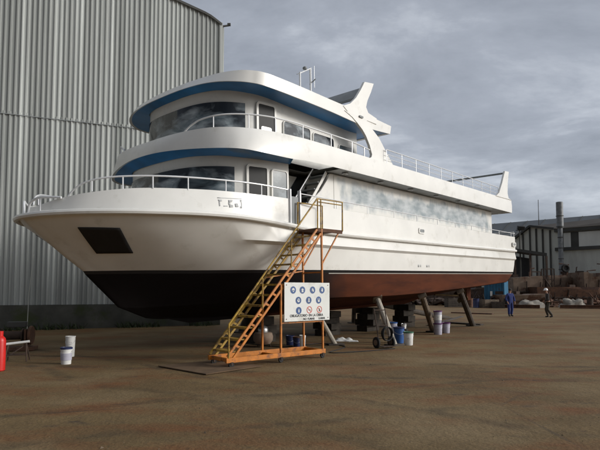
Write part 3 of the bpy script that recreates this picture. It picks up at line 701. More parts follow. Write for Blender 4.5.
# ------------------------------------------------------------------ big corrugated shed on the left
EX = Vector((.924, .383, 0)).normalized(); EN = Vector((.383, -.924, 0)).normalized()   # along the wall, and out towards the yard
RC0 = Vector((-4.04, 25.6, 0))
shed = thing('corrugated_shed', 'tall grey corrugated metal shed wall behind the bow of the boat', 'shed', RC0)
def wp(t, n, z): return EX*t + EN*n + Vector((0, 0, z))     # local to the shed: t<0 runs to the left
def sheet_mat():
    m = mat('galvanised_sheet', (.47, .49, .47), .5, metal=.1, var=.22, scale=1.1, stretch=(3.2, 3.2, .09), stain=(.31, .33, .31), sscale=.45, slo=.46, shi=.72)
    return m
def sheet2(m):
    # each sheet of the cladding weathers a little differently
    nt = m.node_tree; N = nt.nodes; L = nt.links; b = N['Principled BSDF']; src = b.inputs['Base Color'].links[0].from_socket
    tc = N.new('ShaderNodeTexCoord'); dt = N.new('ShaderNodeVectorMath'); dt.operation = 'DOT_PRODUCT'; dt.inputs[1].default_value = (.924, .383, 0); L.new(tc.outputs['Object'], dt.inputs[0])
    fl = N.new('ShaderNodeMath'); fl.operation = 'MULTIPLY'; fl.inputs[1].default_value = 2.36; L.new(dt.outputs['Value'], fl.inputs[0])
    f2 = N.new('ShaderNodeMath'); f2.operation = 'FLOOR'; L.new(fl.outputs[0], f2.inputs[0])
    wn = N.new('ShaderNodeTexWhiteNoise'); wn.noise_dimensions = '1D'; L.new(f2.outputs[0], wn.inputs['W'])
    mr = N.new('ShaderNodeMapRange'); mr.inputs[3].default_value = .76; mr.inputs[4].default_value = 1.16; L.new(wn.outputs['Value'], mr.inputs[0])
    mx = N.new('ShaderNodeMix'); mx.data_type = 'RGBA'; mx.blend_type = 'MULTIPLY'; mx.inputs[0].default_value = 1; L.new(src, mx.inputs[6]); L.new(mr.outputs[0], mx.inputs[7])
    L.new(mx.outputs[2], b.inputs['Base Color']); return m
M['sheet'] = sheet2(sheet_mat())
Ls = 26.0; rng = random.Random(3)
def ztop(t): return 15.36 + .26*min(-t, 4) + .1*max(-t - 4, 0) - (0.22*max(0, (t + .8)/.8)**2)
def cladding(name, z0, z1, n0):
    ts = []; t = -Ls
    while t < 0:
        p = .212*rng.uniform(.86, 1.14); dj = rng.uniform(-.012, .012)
        ts += [(t, 0 + dj), (t + .11*p/.212, 0 + dj), (t + .135*p/.212, .055 + dj), (t + .187*p/.212, .055 + dj)]
        t += p
    ts.append((0, 0))
    f = (lambda tt: ztop(tt)) if z1 is None else (lambda tt: z1)
    rows = [[wp(a, n0 + d, z0) for a, d in ts], [wp(a, n0 + d*1.0, (z0 + f(a))/2) for a, d in ts], [wp(a, n0 + d, f(a)) for a, d in ts]]
    o = MB().grid(rows).build(name, 'sheet', shed, smooth=0); return o
cladding('upper_cladding', 9.28, None, .0)
cladding('lower_cladding', 1.02, 9.42, -.014)
mb = MB(); mb.bar(wp(-Ls, .06, 9.285), wp(0, .06, 9.285), .012, .03); mb.build('lap_flashing', 'grey_primer', shed)
# plinth, side and rear walls, roof
mb = MB(); mb.prism([wp(-Ls, .12, 0), wp(.1, .12, 0), wp(.1, -.3, 0), wp(-Ls, -.3, 0)], (0, 0, 1.06)); mb.build('plinth', 'concrete', shed)
mb = MB()
mb.add([wp(0, -.05, .5), wp(0, -30, .5), wp(0, -30, 15.0), wp(0, -.05, 15.0)], [(0, 1, 2, 3)])
mb.add([wp(-Ls, -.05, .5), wp(-Ls, -30, .5), wp(-Ls, -30, 18.4), wp(-Ls, -.05, 18.4)], [(0, 1, 2, 3)])
mb.add([wp(0, -30, .5), wp(-Ls, -30, .5), wp(-Ls, -30, 18.4), wp(0, -30, 15.0)], [(0, 1, 2, 3)])
mb.build('side_wall', 'sheet', shed, smooth=0)
tt = [-Ls, -18, -12, -6, -3, -1.5, -.8, -.5, -.25, .06]
mb = MB(); mb.grid([[wp(a, .14, ztop(min(a, 0)) + .02) for a in tt], [wp(a, -30, ztop(min(a, 0)) + .02) for a in tt]]); mb.grid([[wp(a, .14, ztop(min(a, 0)) + .02) for a in tt], [wp(a, .14, ztop(min(a, 0)) - .1) for a in tt]])
mb.build('roof', 'far_dark', shed)
mb = MB(); mb.box(wp(.02, .03, 7.9), (.16, .16, 14.6), Matrix.Rotation(math.atan2(.383, .924), 3, 'Z')); mb.build('corner_trim', 'sheet', shed)
mb = MB(); mb.bar(wp(.05, .05, 15.02), wp(.42, .12, 15.12), .07, .07); mb.box(wp(.42, .12, 15.16), (.16, .1, .12)); mb.build('eave_bracket', 'far_dark', shed)
# moss and weeds along the foot of the shed
mbw = MB()
for i in range(1500):
    t = -22*random.random() - .2; n = .16 + abs(random.gauss(0, .22)); x = wp(t, n, 0) + RC0
    if noise.noise(Vector((t*.6, 1.3, 0))) < -.05: continue
    h = random.uniform(.08, .34); an = random.random()*6.28; w = random.uniform(.01, .035)
    d = Vector((math.cos(an), math.sin(an), 0)); ln = Vector((random.gauss(0, .08), random.gauss(0, .08), 0))
    mbw.add([x - d*w, x + d*w, x + ln + d*w*.8 + Vector((0, 0, h*.6)), x + ln*2 + Vector((0, 0, h))], [(0, 1, 2), (0, 2, 3)])
tag(mbw.build('weeds', 'leaf', smooth=0), 'dark weeds along the concrete foot of the corrugated shed', 'weeds', kind='stuff')

# ------------------------------------------------------------------ rolling access stair
D = Vector((.765, .643, 0)).normalized(); Q = Vector((-D.y, D.x, 0))
SB = Vector((-1.56, 11.4, 0))
ladder = thing('rolling_access_stair', 'orange and yellow steel access stair on castors leading up to the boat deck', 'access stair', SB, math.atan2(D.y, D.x))
LW = .74; LL = 2.82; PH = 3.25; PLX = 2.62
mb = MB()
for y in (0, LW): mb.bar((-.06, y, .17), (LL + .04, y, .17), .06, .11)
for x in (0.02, LL): mb.bar((x, .03, .17), (x, LW - .03, .17), .06, .08)
mb.bar((1.45, .03, .15), (1.45, LW-.03, .15), .05, .06)
mb.build('base_frame', 'orange', ladder, bevel=.006)
def castor(x, y):
    c_ = MB(); c_.lathe([(.02,-.022),(.06,-.022),(.066,-.012),(.066,.012),(.06,.022),(.02,.022)], 14, (x, y, .066), Matrix.Rotation(PI/2, 3, 'X'))
    o = c_.build('castor', 'rubber', ladder)
    f_ = MB(); f_.box((x, y-.034, .095), (.04, .006, .07)); f_.box((x, y+.034, .095), (.04, .006, .07)); f_.box((x, y, .126), (.07, .08, .01)); f_.build('castor_fork', 'rust_dark', o)
for x in (.08, 1.45, LL-.05):
    for y in (0, LW): castor(x, y)
for y, m_ in ((0, 'orange'), (LW, 'yellow')):
    mb = MB(); mb.bar((-.02, y, .25), (PLX - .02, y, PH - .02), .035, .05); mb.bar((.12, y, .20), (PLX + .1, y, PH - .12), .035, .05)
    for i in range(1, 13): 
        t = i/13; mb.bar((-.02 + PLX*t, y, .25 + (PH-.27)*t), (.12 + PLX*t, y, .20 + (PH-.32)*t), .008, .05)
    mb.build('stringer', m_, ladder)
NS = 12
for i in range(NS):
    t = (i + .6)/NS
    x = .03 + PLX*t; z = .2 + (PH - .27)*t
    mb = MB(); mb.box((x, LW/2, z), (.20, LW - .05, .022)); mb.box((x - .1, LW/2, z - .012), (.014, LW - .05, .045))
    mb.build('tread', 'yellow', ladder)
# legs
for x, y, zt in ((LL-.03, 0, PH), (LL-.03, LW, PH), (1.45, 0, 1.82), (1.45, LW, 1.82)):
    MB().bar((x, y, .2), (x - (.04 if x > 2 else 0), y, zt), .045, .045, up=(0, 1, 0)).build('leg', 'orange', ladder, bevel=.005)
for p_, q_, w_ in (((LL-.05, LW, 2.2), (1.5, LW, 2.0), .03), ((PLX + .75, .02, PH-.06), (LL-.04, .02, 2.35), .03), ((PLX + .75, LW-.02, PH-.06), (LL-.04, LW-.02, 2.35), .03),
                   ((LL-.03, .03, 2.15), (LL-.03, LW-.03, 2.15), .035), ((1.45, .0, .92), (LL-.03, .0, .92), .03)):
    MB().bar(p_, q_, w_, w_).build('brace', 'orange', ladder)
# platform
mb = MB(); mb.box((PLX + .42, LW/2, PH + .0), (.92, LW + .04, .035)); mb.bar((PLX, 0, PH-.045), (PLX+.86, 0, PH-.045), .04, .06); mb.bar((PLX, LW, PH-.045), (PLX+.86, LW, PH-.045), .04, .06)
mb.build('platform', 'rust', ladder)
# handrails
RH = .76
for y in (0, LW):
    mb = MB()
    y_ = y + (-.02 if y == 0 else .02)
    mb.tube(([(.0, y_, .22), (.0, y_, .95)] if y == 0 else [(PLX - .02, y_, PH)]) + [(PLX - .03, y_, PH + RH), (PLX + .86, y_, PH + RH), (PLX + .86, y_, PH)], .021, 8)
    h = mb.build('handrail', 'yellow', ladder)
    for x in ((.9, 1.75) if y == 0 else ()):
        z0 = .25 + (PH-.27)*x/PLX
        MB().tube([(x, y_, z0), (x, y_, z0 + .70)], .017, 6).build('handrail_post', 'yellow', h)
    for x in (PLX - .02, PLX + .09) if y == 0 else (PLX - .02,):
        MB().tube([(x, y_, PH), (x, y_, PH + RH)], .02, 6).build('handrail_post', 'yellow', h)
MB().tube([(PLX + .03, 0, PH + RH*.9), (PLX + .84, LW*.0 + .0, PH + RH*.9)], .014, 6).build('midrail', 'yellow', ladder)

# ------------------------------------------------------------------ safety sign hung on the stair
sg_ = thing('safety_sign', 'white safety board with blue and red round symbols hung on the access stair', 'sign', SB + D*1.50 + Vector((0, 0, .95)), math.atan2(D.y, D.x))
SW, SH_ = 1.46, .93; SY = -.06
MB().box((SW/2, SY, SH_/2), (SW, .018, SH_)).build('board', 'sign', sg_, bevel=.003)
mb = MB()
for x in (.06, SW-.06):
    for z in (.06, SH_-.06): mb.lathe([(.012, 0), (.012, .008)], 8, (x, SY - .009, z), Matrix.Rotation(PI/2, 3, 'X'))
mb.build('bolt', 'rust', sg_)
def disc(x, z, r, col, ring=False):
    mbx = MB(); n = 28; y = SY - .0125
    if ring:
        o_ = [(x + r*math.cos(2*PI*k/n), y, z + r*math.sin(2*PI*k/n)) for k in range(n)]
        i_ = [(x + r*.78*math.cos(2*PI*k/n), y, z + r*.78*math.sin(2*PI*k/n)) for k in range(n)]
        mbx.grid([o_, i_], close_u=True)
        mbx.add([(x - r*.62, y - .0006, z + r*.5), (x - r*.5, y - .0006, z + r*.62), (x + r*.62, y - .0006, z - r*.5), (x + r*.5, y - .0006, z - r*.62)], [(0, 1, 2, 3)])
    else:
        mbx.add([(x + r*math.cos(2*PI*k/n), y, z + r*math.sin(2*PI*k/n)) for k in range(n)], [tuple(range(n))])
    return mbx.build('symbol', col, sg_, smooth=0)
def glyph(x, z, r, polys, par, m_='sign'):
    mbx = MB(); y = SY - .0165
    for i, p in enumerate(polys): mbx.add([(x + a*r, y - .0008*i, z + b*r) for a, b in p], [tuple(range(len(p)))])
    mbx.build('pictogram', m_, par, smooth=0)
def el(cx, cz, rx, rz, a0=0, a1=360, n=14): return [(cx + rx*math.cos(math.radians(a0 + (a1-a0)*k/n)), cz + rz*math.sin(math.radians(a0 + (a1-a0)*k/n))) for k in range(n + (0 if a1 - a0 == 360 else 1))]
G = [ [el(0, .05, .55, .6, 0, 180), [(-.7, .02), (.7, .02), (.7, -.1), (-.7, -.1)], el(0, -.35, .32, .28, 180, 360)],
      [el(0, .1, .3, .45), [(-.5, -.7), (.5, -.7), (.3, -.3), (-.3, -.3)], [(-.5, .2), (-.3, .2), (-.3, -.1), (-.5, -.1)], [(.3, .2), (.5, .2), (.5, -.1), (.3, -.1)]],
      [[(-.3, .6), (.1, .55), (.45, -.1), (.45, -.5), (.0, -.6), (-.1, -.1)], [(-.5, .1), (-.3, .2), (-.1, -.2), (-.3, -.3)]],
      [[(-.2, .65), (.15, .6), (.35, .1), (.3, -.55), (-.1, -.6), (-.25, 0)], [(-.45, -.1), (-.28, 0), (-.15, -.35), (-.3, -.4)]],
      [el(0, 0, .55, .6), ],
      [[(-.28, .65), (-.05, .65), (-.05, -.6), (-.4, -.6), (-.4, -.4), (-.28, -.3)], [(.28, .65), (.05, .65), (.05, -.6), (.4, -.6), (.4, -.4), (.28, -.3)]],
      [[(-.45, .6), (-.25, .6), (-.15, -.1), (.15, -.1), (.25, .6), (.45, .6), (.35, -.6), (-.35, -.6)]],
      [el(0, .35, .17, .17), [(-.25, .15), (.25, .15), (.2, -.6), (-.2, -.6)]] ]
R_ = .088
spots = [(.265, .75), (.555, .75), (.885, .75), (1.20, .75), (.43, .50), (.76, .50), (1.085, .50), (.44, .255)]
for (x, z), g in zip(spots, G):
    d_ = disc(x, z, R_, 'sign_blue'); glyph(x, z, R_*.85, g, d_)
    if g is G[4]: glyph(x, z, R_*.85, [[(0, 0)] and el(.12, .0, .2, .25), [(-.4, .32), (.4, .32), (.4, .18), (-.4, .18)]], d_, 'sign_blue')
for x in (.78, 1.11):
    d_ = disc(x, .265, R_, 'sign_red', True)
    glyph(x, .265, R_, [[(-.4, .05), (.4, .05), (.4, -.08), (-.4, -.08)]] if x < 1 else [el(0, .25, .12, .12), [(-.13, .1), (.13, .1), (.1, -.5), (-.1, -.5)]], d_, 'sign_black')
def text(s, x, z, size, m_, par, wide=1.0):
    cu = bpy.data.curves.new('t', 'FONT'); cu.body = s; cu.size = size; cu.align_x = 'LEFT'; cu.offset = .0022
    o = bpy.data.objects.new('t', cu); C.objects.link(o)
    dg = bpy.context.evaluated_depsgraph_get(); me = bpy.data.meshes.new_from_object(o.evaluated_get(dg))
    bpy.data.objects.remove(o)
    t = bpy.data.objects.new('lettering', me); C.objects.link(t); me.materials.clear(); me.materials.append(M[m_]); t.parent = par
    t.location = (x, SY - .013, z); t.rotation_euler = (PI/2, 0, 0); t.scale = (wide, 1, 1)
for w__, x__ in (('OBLIGATORIO', .165), ('EN', .755), ('LA', .885), ('OBRA', 1.01)): text(w__, x__, .105, .085, 'sign_black', sg_, .98)
text('NO', .58, .022, .075, 'sign_black', sg_, .95); text('FUMAR', .72, .022, .075, 'sign_black', sg_, .95); text('LLAMAR', 1.08, .03, .062, 'sign_black', sg_, .95)

# ------------------------------------------------------------------ small things: buckets etc.
def px(x, y, h=0.0):
    """ground point seen at a photo pixel: used only to measure where a thing stands."""
    dz = -(y - 225 - SHIFT)/F; v = Vector((0, math.cos(PITCH), math.sin(PITCH))) + Vector(((x-300)/F, 0, 0)) + Vector((0, -math.sin(PITCH), math.cos(PITCH)))*dz
    t = (h - CAMZ)/v.z; return CAM + v*t
def bucket(loc, label, r=.145, h=.38, body='white_plastic', lid='blue_dark', rz=0.0, handle=True, lidded=True, band=None, name='paint_bucket', group='paint buckets in the boatyard', sit=0.0):
    t = thing(name, label, 'bucket', (loc[0], loc[1], sit), rz, group)
    MB().lathe([(r*.86, 0), (r*.87, .004), (r*.98, h-.05), (r*1.04, h-.05), (r*1.05, h-.035), (r, h-.03), (r, h), (r*.94, h), (r*.94, h-.012)] if lidded else
               [(r*.86, 0), (r, h-.03), (r*1.05, h-.025), (r*1.05, h), (r*.95, h), (r*.8, .03)], 22).build('tub', body, t, smooth=40)
    if lidded: MB().lathe([(r*1.06, h-.028), (r*1.08, h-.02), (r*1.08, h+.008), (r*1.0, h+.014), (r*.97, h+.004), (.005, h+.004)], 22).build('lid', lid, t, smooth=40)
    if band: MB().lathe([(r*.9 + .008, h*.25), (r*.96 + .006, h*.68)], 22).build('label_band', band, t)
    if handle: MB().tube([(r*1.03*math.cos(a_), .02 - r*.7*math.sin(a_)*.35 - r*.9*math.sin(a_), h*.82 - .12*math.sin(a_)) for a_ in [PI*k/10 for k in range(11)]], .0035, 5).build('handle', 'steel', t)
    return t
p = px(66, 364); bucket(p, 'white bucket with navy lid in front of the taller white bucket, beside the shed', r=.125, h=.37, band='lilac_plastic')
p = px(70, 356.5); bucket(p, 'tall white tub with open rim behind the navy-lidded bucket', r=.12, h=.52, lidded=False)
# trio with purple lids under the hull
p = px(438, 334.5); b1 = bucket(p, 'lilac bucket under the purple-lidded one, closest to the leaning prop', r=.165, h=.42, body='lilac_plastic', lid='purple')
bucket((p.x, p.y), 'purple-lidded bucket stacked on top of another bucket under the hull', r=.155, h=.46, body='lilac_plastic', lid='purple', sit=.436, band='white_plastic')
p2 = px(446, 333); bucket(p2, 'lilac bucket standing on the ground just to the stern side of the stacked pair', r=.16, h=.40, body='lilac_plastic', lid='purple')
# cluster by the trolley
p = px(408.5, 345); bucket(p, 'white bucket with green rim by the sack trolley', r=.15, h=.4, body='white_plastic', lid='green')
p = px(399, 343); bucket(p, 'blue drum with dark lid behind the green-rimmed bucket', r=.17, h=.5, body='blue', lid='blue_dark')
p = px(393, 338.5); bucket(p, 'pale bucket set back behind the blue drum', r=.15, h=.56, body='lilac_plastic', lid='blue')
p = px(404, 339); bucket(p, 'small white tin on a dark pot between drum and bucket', r=.13, h=.34, body='rubber', lid='rubber')
p_ = p; bucket((p_.x, p_.y), 'small white paint tin standing on a black pot', r=.085, h=.16, body='white_plastic', lid='steel', sit=.36, handle=False)
# under the stair
p = px(302.5, 348); bucket(p, 'white tin with red base band seen through the access stair', r=.09, h=.36, body='white_plastic', lid='white_plastic', handle=False)
p = px(297, 347); bucket(p, 'dark blue tin beside the white tin under the hull', r=.12, h=.3, body='blue_dark', lid='rust')
p = px(290, 345); bucket(p, 'dark blue pot furthest under the bow side of the hull', r=.13, h=.28, body='blue_dark', lid='blue_dark')
# pressure pot
p = px(263, 347); pot = thing('pressure_pot', 'round rusty paint pressure pot with shiny lid behind the access stair', 'pressure pot', (p.x, p.y, 0))
MB().lathe([(.1, .08), (.22, .1), (.29, .2), (.3, .32), (.27, .42), (.24, .44)], 22).build('vessel', M['tan'], pot)
MB().lathe([(.15, .44), (.16, .52), (.12, .6), (.05, .64), (.01, .645)], 22).build('lid', 'steel', pot)
for k in range(3):
    an = k*2.09 + .3; MB().tube([(.18*math.cos(an), .18*math.sin(an), .14), (.24*math.cos(an), .24*math.sin(an), 0)], .018, 6).build('leg', 'rust_dark', pot)
# white rag on the ground
def rag(loc, label, s, m_, seed):
    rg = random.Random(seed); n = 14; rows = []
    for i in range(n+1):
        rows.append([])
        for j in range(n+1):
            u, v = i/n - .5, j/n - .5
            edge = max(abs(u), abs(v))*2
            z = .02 + max(0, (noise.noise(Vector((u*5 + seed, v*5, 0)))*.5 + .4))*s[2]*(1 - edge**3)
            rows[-1].append(Vector((u*s[0]*(1 + .3*noise.noise(Vector((v*3, seed, 0)))), v*s[1]*(1 + .3*noise.noise(Vector((u*3, seed, 5)))), z if edge < .99 else .004)))
    o = MB().grid(rows).build('rag', m_, None, smooth=60); o.location = (loc.x, loc.y, 0)
    return tag(o, label, 'rag')
rag(px(344, 341), 'crumpled white rag on the ground under the hull beside the stair', (.65, .35, .16), 'white_plastic', 4)
rag(px(353, 341.5), 'flat white paper scrap next to the crumpled rag', (.35, .2, .04), 'white_plastic', 9)

# ------------------------------------------------------------------ sack trolley with gas bottles and hose
p = px(385, 348)
tr_ = thing('sack_trolley', 'dark two-wheeled sack trolley with coiled hose standing by the leaning prop', 'trolley', (p.x, p.y, 0), math.radians(28))
mb = MB()
for x in (-.2, .2): mb.tube([(x, .02, .1), (x, .12, .6), (x, .26, 1.15)], .018, 6)
for z, y in ((.35, .07), (.65, .13), (1.1, .25)): mb.tube([(-.2, y, z), (.2, y, z)], .015, 6)
mb.box((0, -.1, .06), (.44, .26, .012))
mb.build('trolley_frame', 'rust_dark', tr_)
for x in (-.27, .27):
    w_ = MB(); R90 = Matrix.Rotation(PI/2, 3, 'Y')
    w_.lathe([(.06, -.03), (.14, -.035), (.165, -.02), (.165, .02), (.14, .035), (.06, .03)], 20, (x, .05, .165), R90)
    o = w_.build('wheel', 'rubber', tr_)
    MB().lathe([(.01, -.04), (.085, -.04), (.09, 0), (.085, .04), (.01, .04)], 14, (x, .05, .165), R90).build('wheel_hub', 'tan', o)
hs = MB(); hp_ = []
for k in range(64):
    an = k*2*PI/16; hp_.append((.17*math.cos(an) + .01*math.sin(k), -.16 + .1*(k/64), .42 + .2*math.sin(an)))
hs.tube(hp_, .016, 6); tag(hs.build('coiled_hose', 'rubber', tr_), None)
def gas_bottle(loc, r, h, m_, label, tilt=0.0, name='gas_bottle', group=None):
    t = thing(name, label, 'gas bottle', (loc[0], loc[1], 0), 0, group); t.rotation_euler = (tilt, 0, 0)
    MB().lathe([(r*.8, 0), (r, .02), (r, h*.78), (r*.9, h*.85), (r*.6, h*.9), (r*.3, h*.93), (r*.28, h*.95)], 20).build('cylinder', m_, t)
    mb = MB(); mb.lathe([(r*.16, h*.94), (r*.16, h*1.0), (r*.25, h*1.0), (r*.25, h*1.02)], 10); mb.build('valve', 'bronze', t)
    mb = MB(); mb.lathe([(r*.5, h*.9), (r*.52, h*1.04), (r*.46, h*1.04), (r*.44, h*.9)], 14); mb.build('guard', m_, t)
    return t
p = px(-1.0, 371); gas_bottle(p, .115, .80, 'red', 'red gas bottle standing on the yard in front of the rusty trestle')
# tubular stand and rusty machine behind the bottle
p = px(17, 361); ts = thing('pipe_trestle', 'low rusty tube trestle with pale bar across beside the red bottle', 'trestle', (p.x, p.y, 0), .3)
mb = MB()
for x in (-.24, .24): mb.tube([(x, -.2, 0), (x*.8, 0, .42), (x, .2, 0)], .018, 6)
mb.tube([(-.24, -.12, .16), (.24, -.12, .16)], .014, 6); mb.tube([(-.24, .12, .16), (.24, .12, .16)], .014, 6); mb.tube([(-.22, -.15, .1), (.2, .05, .4)], .014, 6)
mb.build('trestle_legs', 'rust_dark', ts)
MB().tube([(-.32, 0, .40), (.26, 0, .46)], .03, 8).build('top_bar', 'white_plastic', ts)
p = px(6, 353); eng = thing('winch', 'rusty steel winch with drum by the shed on the edge of view', 'winch', (p.x - .1, p.y + .6, 0), .2)
mb = MB(); mb.box((0, 0, .06), (1.1, .5, .1)); mb.box((-.42, 0, .35), (.05, .45, .5)); mb.box((.32, 0, .35), (.05, .45, .5)); mb.build('bed', 'rust', eng, bevel=.008)
MB().lathe([(.2, -.36), (.2, -.33), (.12, -.32), (.12, .24), (.2, .25), (.2, .28)], 20, (-.05, 0, .42), Matrix.Rotation(PI/2, 3, 'Y')).build('drum', 'rust_dark', eng)
MB().lathe([(.02, -.04), (.25, -.04), (.27, 0), (.25, .04), (.02, .04)], 24, (.42, 0, .42), Matrix.Rotation(PI/2, 3, 'Y')).build('gear_wheel', 'rust', eng)
MB().box((.0, .16, .72), (.5, .2, .16)).build('motor_cover', 'far_dark', eng, bevel=.02)
p = px(9.5, 345); po = thing('thin_pole', 'thin pale pole standing upright against the foot of the shed', 'pole', (p.x, p.y + 1.0, 0))
MB().tube([(0, 0, 0), (-.03, .12, 1.6), (.05, .2, 2.9)], .012, 6).build('shaft', 'far_wall', po); MB().lathe([(.06, 0), (.06, .03)], 10).build('foot', 'rust', po)

# ------------------------------------------------------------------ props, keel blocks, planks
def prop(top, foot, label, m_='timber_dark', r=.11, pad='timber'):
    d = top - foot
    t = thing('timber_prop', label, 'prop', (foot.x, foot.y, 0), 0, 'props holding up the hull')
    MB().tube([(0, 0, -.01), tuple(d*.5 + Vector((.01, .01, 0))), tuple(d)], [r, r*.97, r*.9], 10).build('shaft', m_, t)
    MB().box((0, 0, .025), (.5, .4, .05), Matrix.Rotation(random.random(), 3, 'Z')).build('foot_plate', 'timber_dark', t, bevel=.006)
    dn = d.normalized()
    MB().box(d - dn*.03, (.3, .3, .08), Vector((0, 0, 1)).rotation_difference(dn).to_matrix()).build('wedge', pad, t, bevel=.006)
TBm = bvh(bottom)
def under(a_, b_):
    h, n_, _, _ = TBm.ray_cast(Vector((a_, -b_, -2)), Vector((0, 0, 1)))
    return bw(h.x, -h.y, h.z - .02)
def flat(p_, up_=0): return Vector((p_.x, p_.y, up_))
props = [(10.75, 2.66, px(394.5, 345.5), 'sunlit pale prop leaning against the chine beside the sack trolley', 'timber_pale', .10),
         (13.45, 2.75, px(433.5, 332), 'grey prop leaning beside the purple-lidded buckets', 'timber', .12),
         (16.6, 2.72, px(473, 326), 'dark prop with the most slant, closest to the stern', 'timber_dark', .13),
         (14.8, -1.6, px(449, 318.5), 'dark prop on the far side of the keel near the stern', 'timber_dark', .14),
         (7.95, 2.3, px(335.5, 345), 'white prop just behind the sign on the access stair', 'timber_pale', .075)]
for a_, b_, ft, lb, m_, r_ in props: prop(under(a_, b_), flat(ft), lb, m_, r_)
prop(under(17.0, -2.6), flat(bw(17.6, -3.1, 0)), 'dark prop on the far side almost hidden by the hull aft', 'timber_dark', .12)
prop(under(10.5, -2.6), flat(bw(10.3, -3.1, 0)), 'dark prop on the far side near the middle of the hull', 'timber_dark', .12)
def keel_block(a_, label, w=.9, l=.5):
    base = bw(a_, 0, 0); hb, n_, _, _ = TBm.ray_cast(Vector((a_, -.01, -2)), Vector((0, 0, 1)))
    top = bw(a_, 0, .70 if 5.6 <= a_ <= 17 else hb.z).z
    t = thing('keel_block', label, 'keel block', (base.x, base.y, 0), math.atan2(U.y, U.x), 'timber blocks under the keel')
    n = max(3, int(top/.22)); h = top/n; rg = random.Random(int(a_*10))
    for i in range(n):
        s_ = (w*rg.uniform(.92, 1.05), l*rg.uniform(.9, 1.1)) if i % 2 == 0 else (l*1.2, w*rg.uniform(.9, 1.05))
        MB().box((rg.uniform(-.02, .02), rg.uniform(-.02, .02), h*(i + .5)), (s_[0], s_[1], h - .004), Matrix.Rotation(rg.uniform(-.05, .05), 3, 'Z')).build('baulk', 'keel_timber', t, bevel=.01)
for a_, lb in ((8.3, 'stack of dark timber baulks under the keel seen past the access stair sign'),
               (11.6, 'stack of dark timber baulks under the middle of the keel behind the leaning grey prop'), (14.2, 'stack of dark timber baulks under the keel behind the stacked buckets'), (17.0, 'stack of dark timber baulks under the aftmost part of the keel')):
    keel_block(a_, lb)
def plank(p0, p1, label, w=.2, h=.05, m_='timber', name='plank', cat='plank', sit=0.0):
    d = p1 - p0; mid = (p0 + p1)/2
    mb = MB(); mb.box((0, 0, h/2 + sit), (d.length, w, h)); o = mb.build(name, m_, None, bevel=.005, smooth=0)
    o.location = (mid.x, mid.y, 0); o.rotation_euler = (0, 0, math.atan2(d.y, d.x)); return tag(o, label, cat)
plank(px(452, 313), px(493, 314.5), 'long dark red plank on the ground astern of the slanting prop', .3, .08, 'rust')
plank(px(446, 323), px(482, 325.5), 'dark plank lying at the foot of the slanting prop', .25, .07, 'timber_dark')
plank(px(430, 326), px(462, 317), 'dark plank on the ground behind the purple-lidded buckets', .22, .06, 'timber_dark')
# flat rusty plate in front of the stair
mb = MB(); q = [px(158, 367), px(206, 375.5), px(262, 367), px(215, 361)]; mb.prism([(v.x, v.y, .012) for v in q], (0, 0, .02)); 
M['old_plate'] = mat('brown_rusted_plate', (.075, .043, .022), .9, scale=3, col2=(.13, .08, .04), bump=.1)
tag(mb.build('steel_plate', M['old_plate'], None, bevel=.003, smooth=0), 'flat rusty brown plate lying on the ground at the foot of the access stair', 'plate')
# hose on the ground
hz = MB(); pts = cr([tuple(px(395, 349)), tuple(px(360, 352)), tuple(px(330, 353)), tuple(px(345, 347)), tuple(px(320, 344)), tuple(px(280, 347)), tuple(px(240, 343))], 8)
hz.tube([(p.x, p.y, .015) for p in pts], .013, 6); tag(hz.build('air_hose', 'rubber', None), 'thin black air hose snaking over the ground under the hull', 'hose')

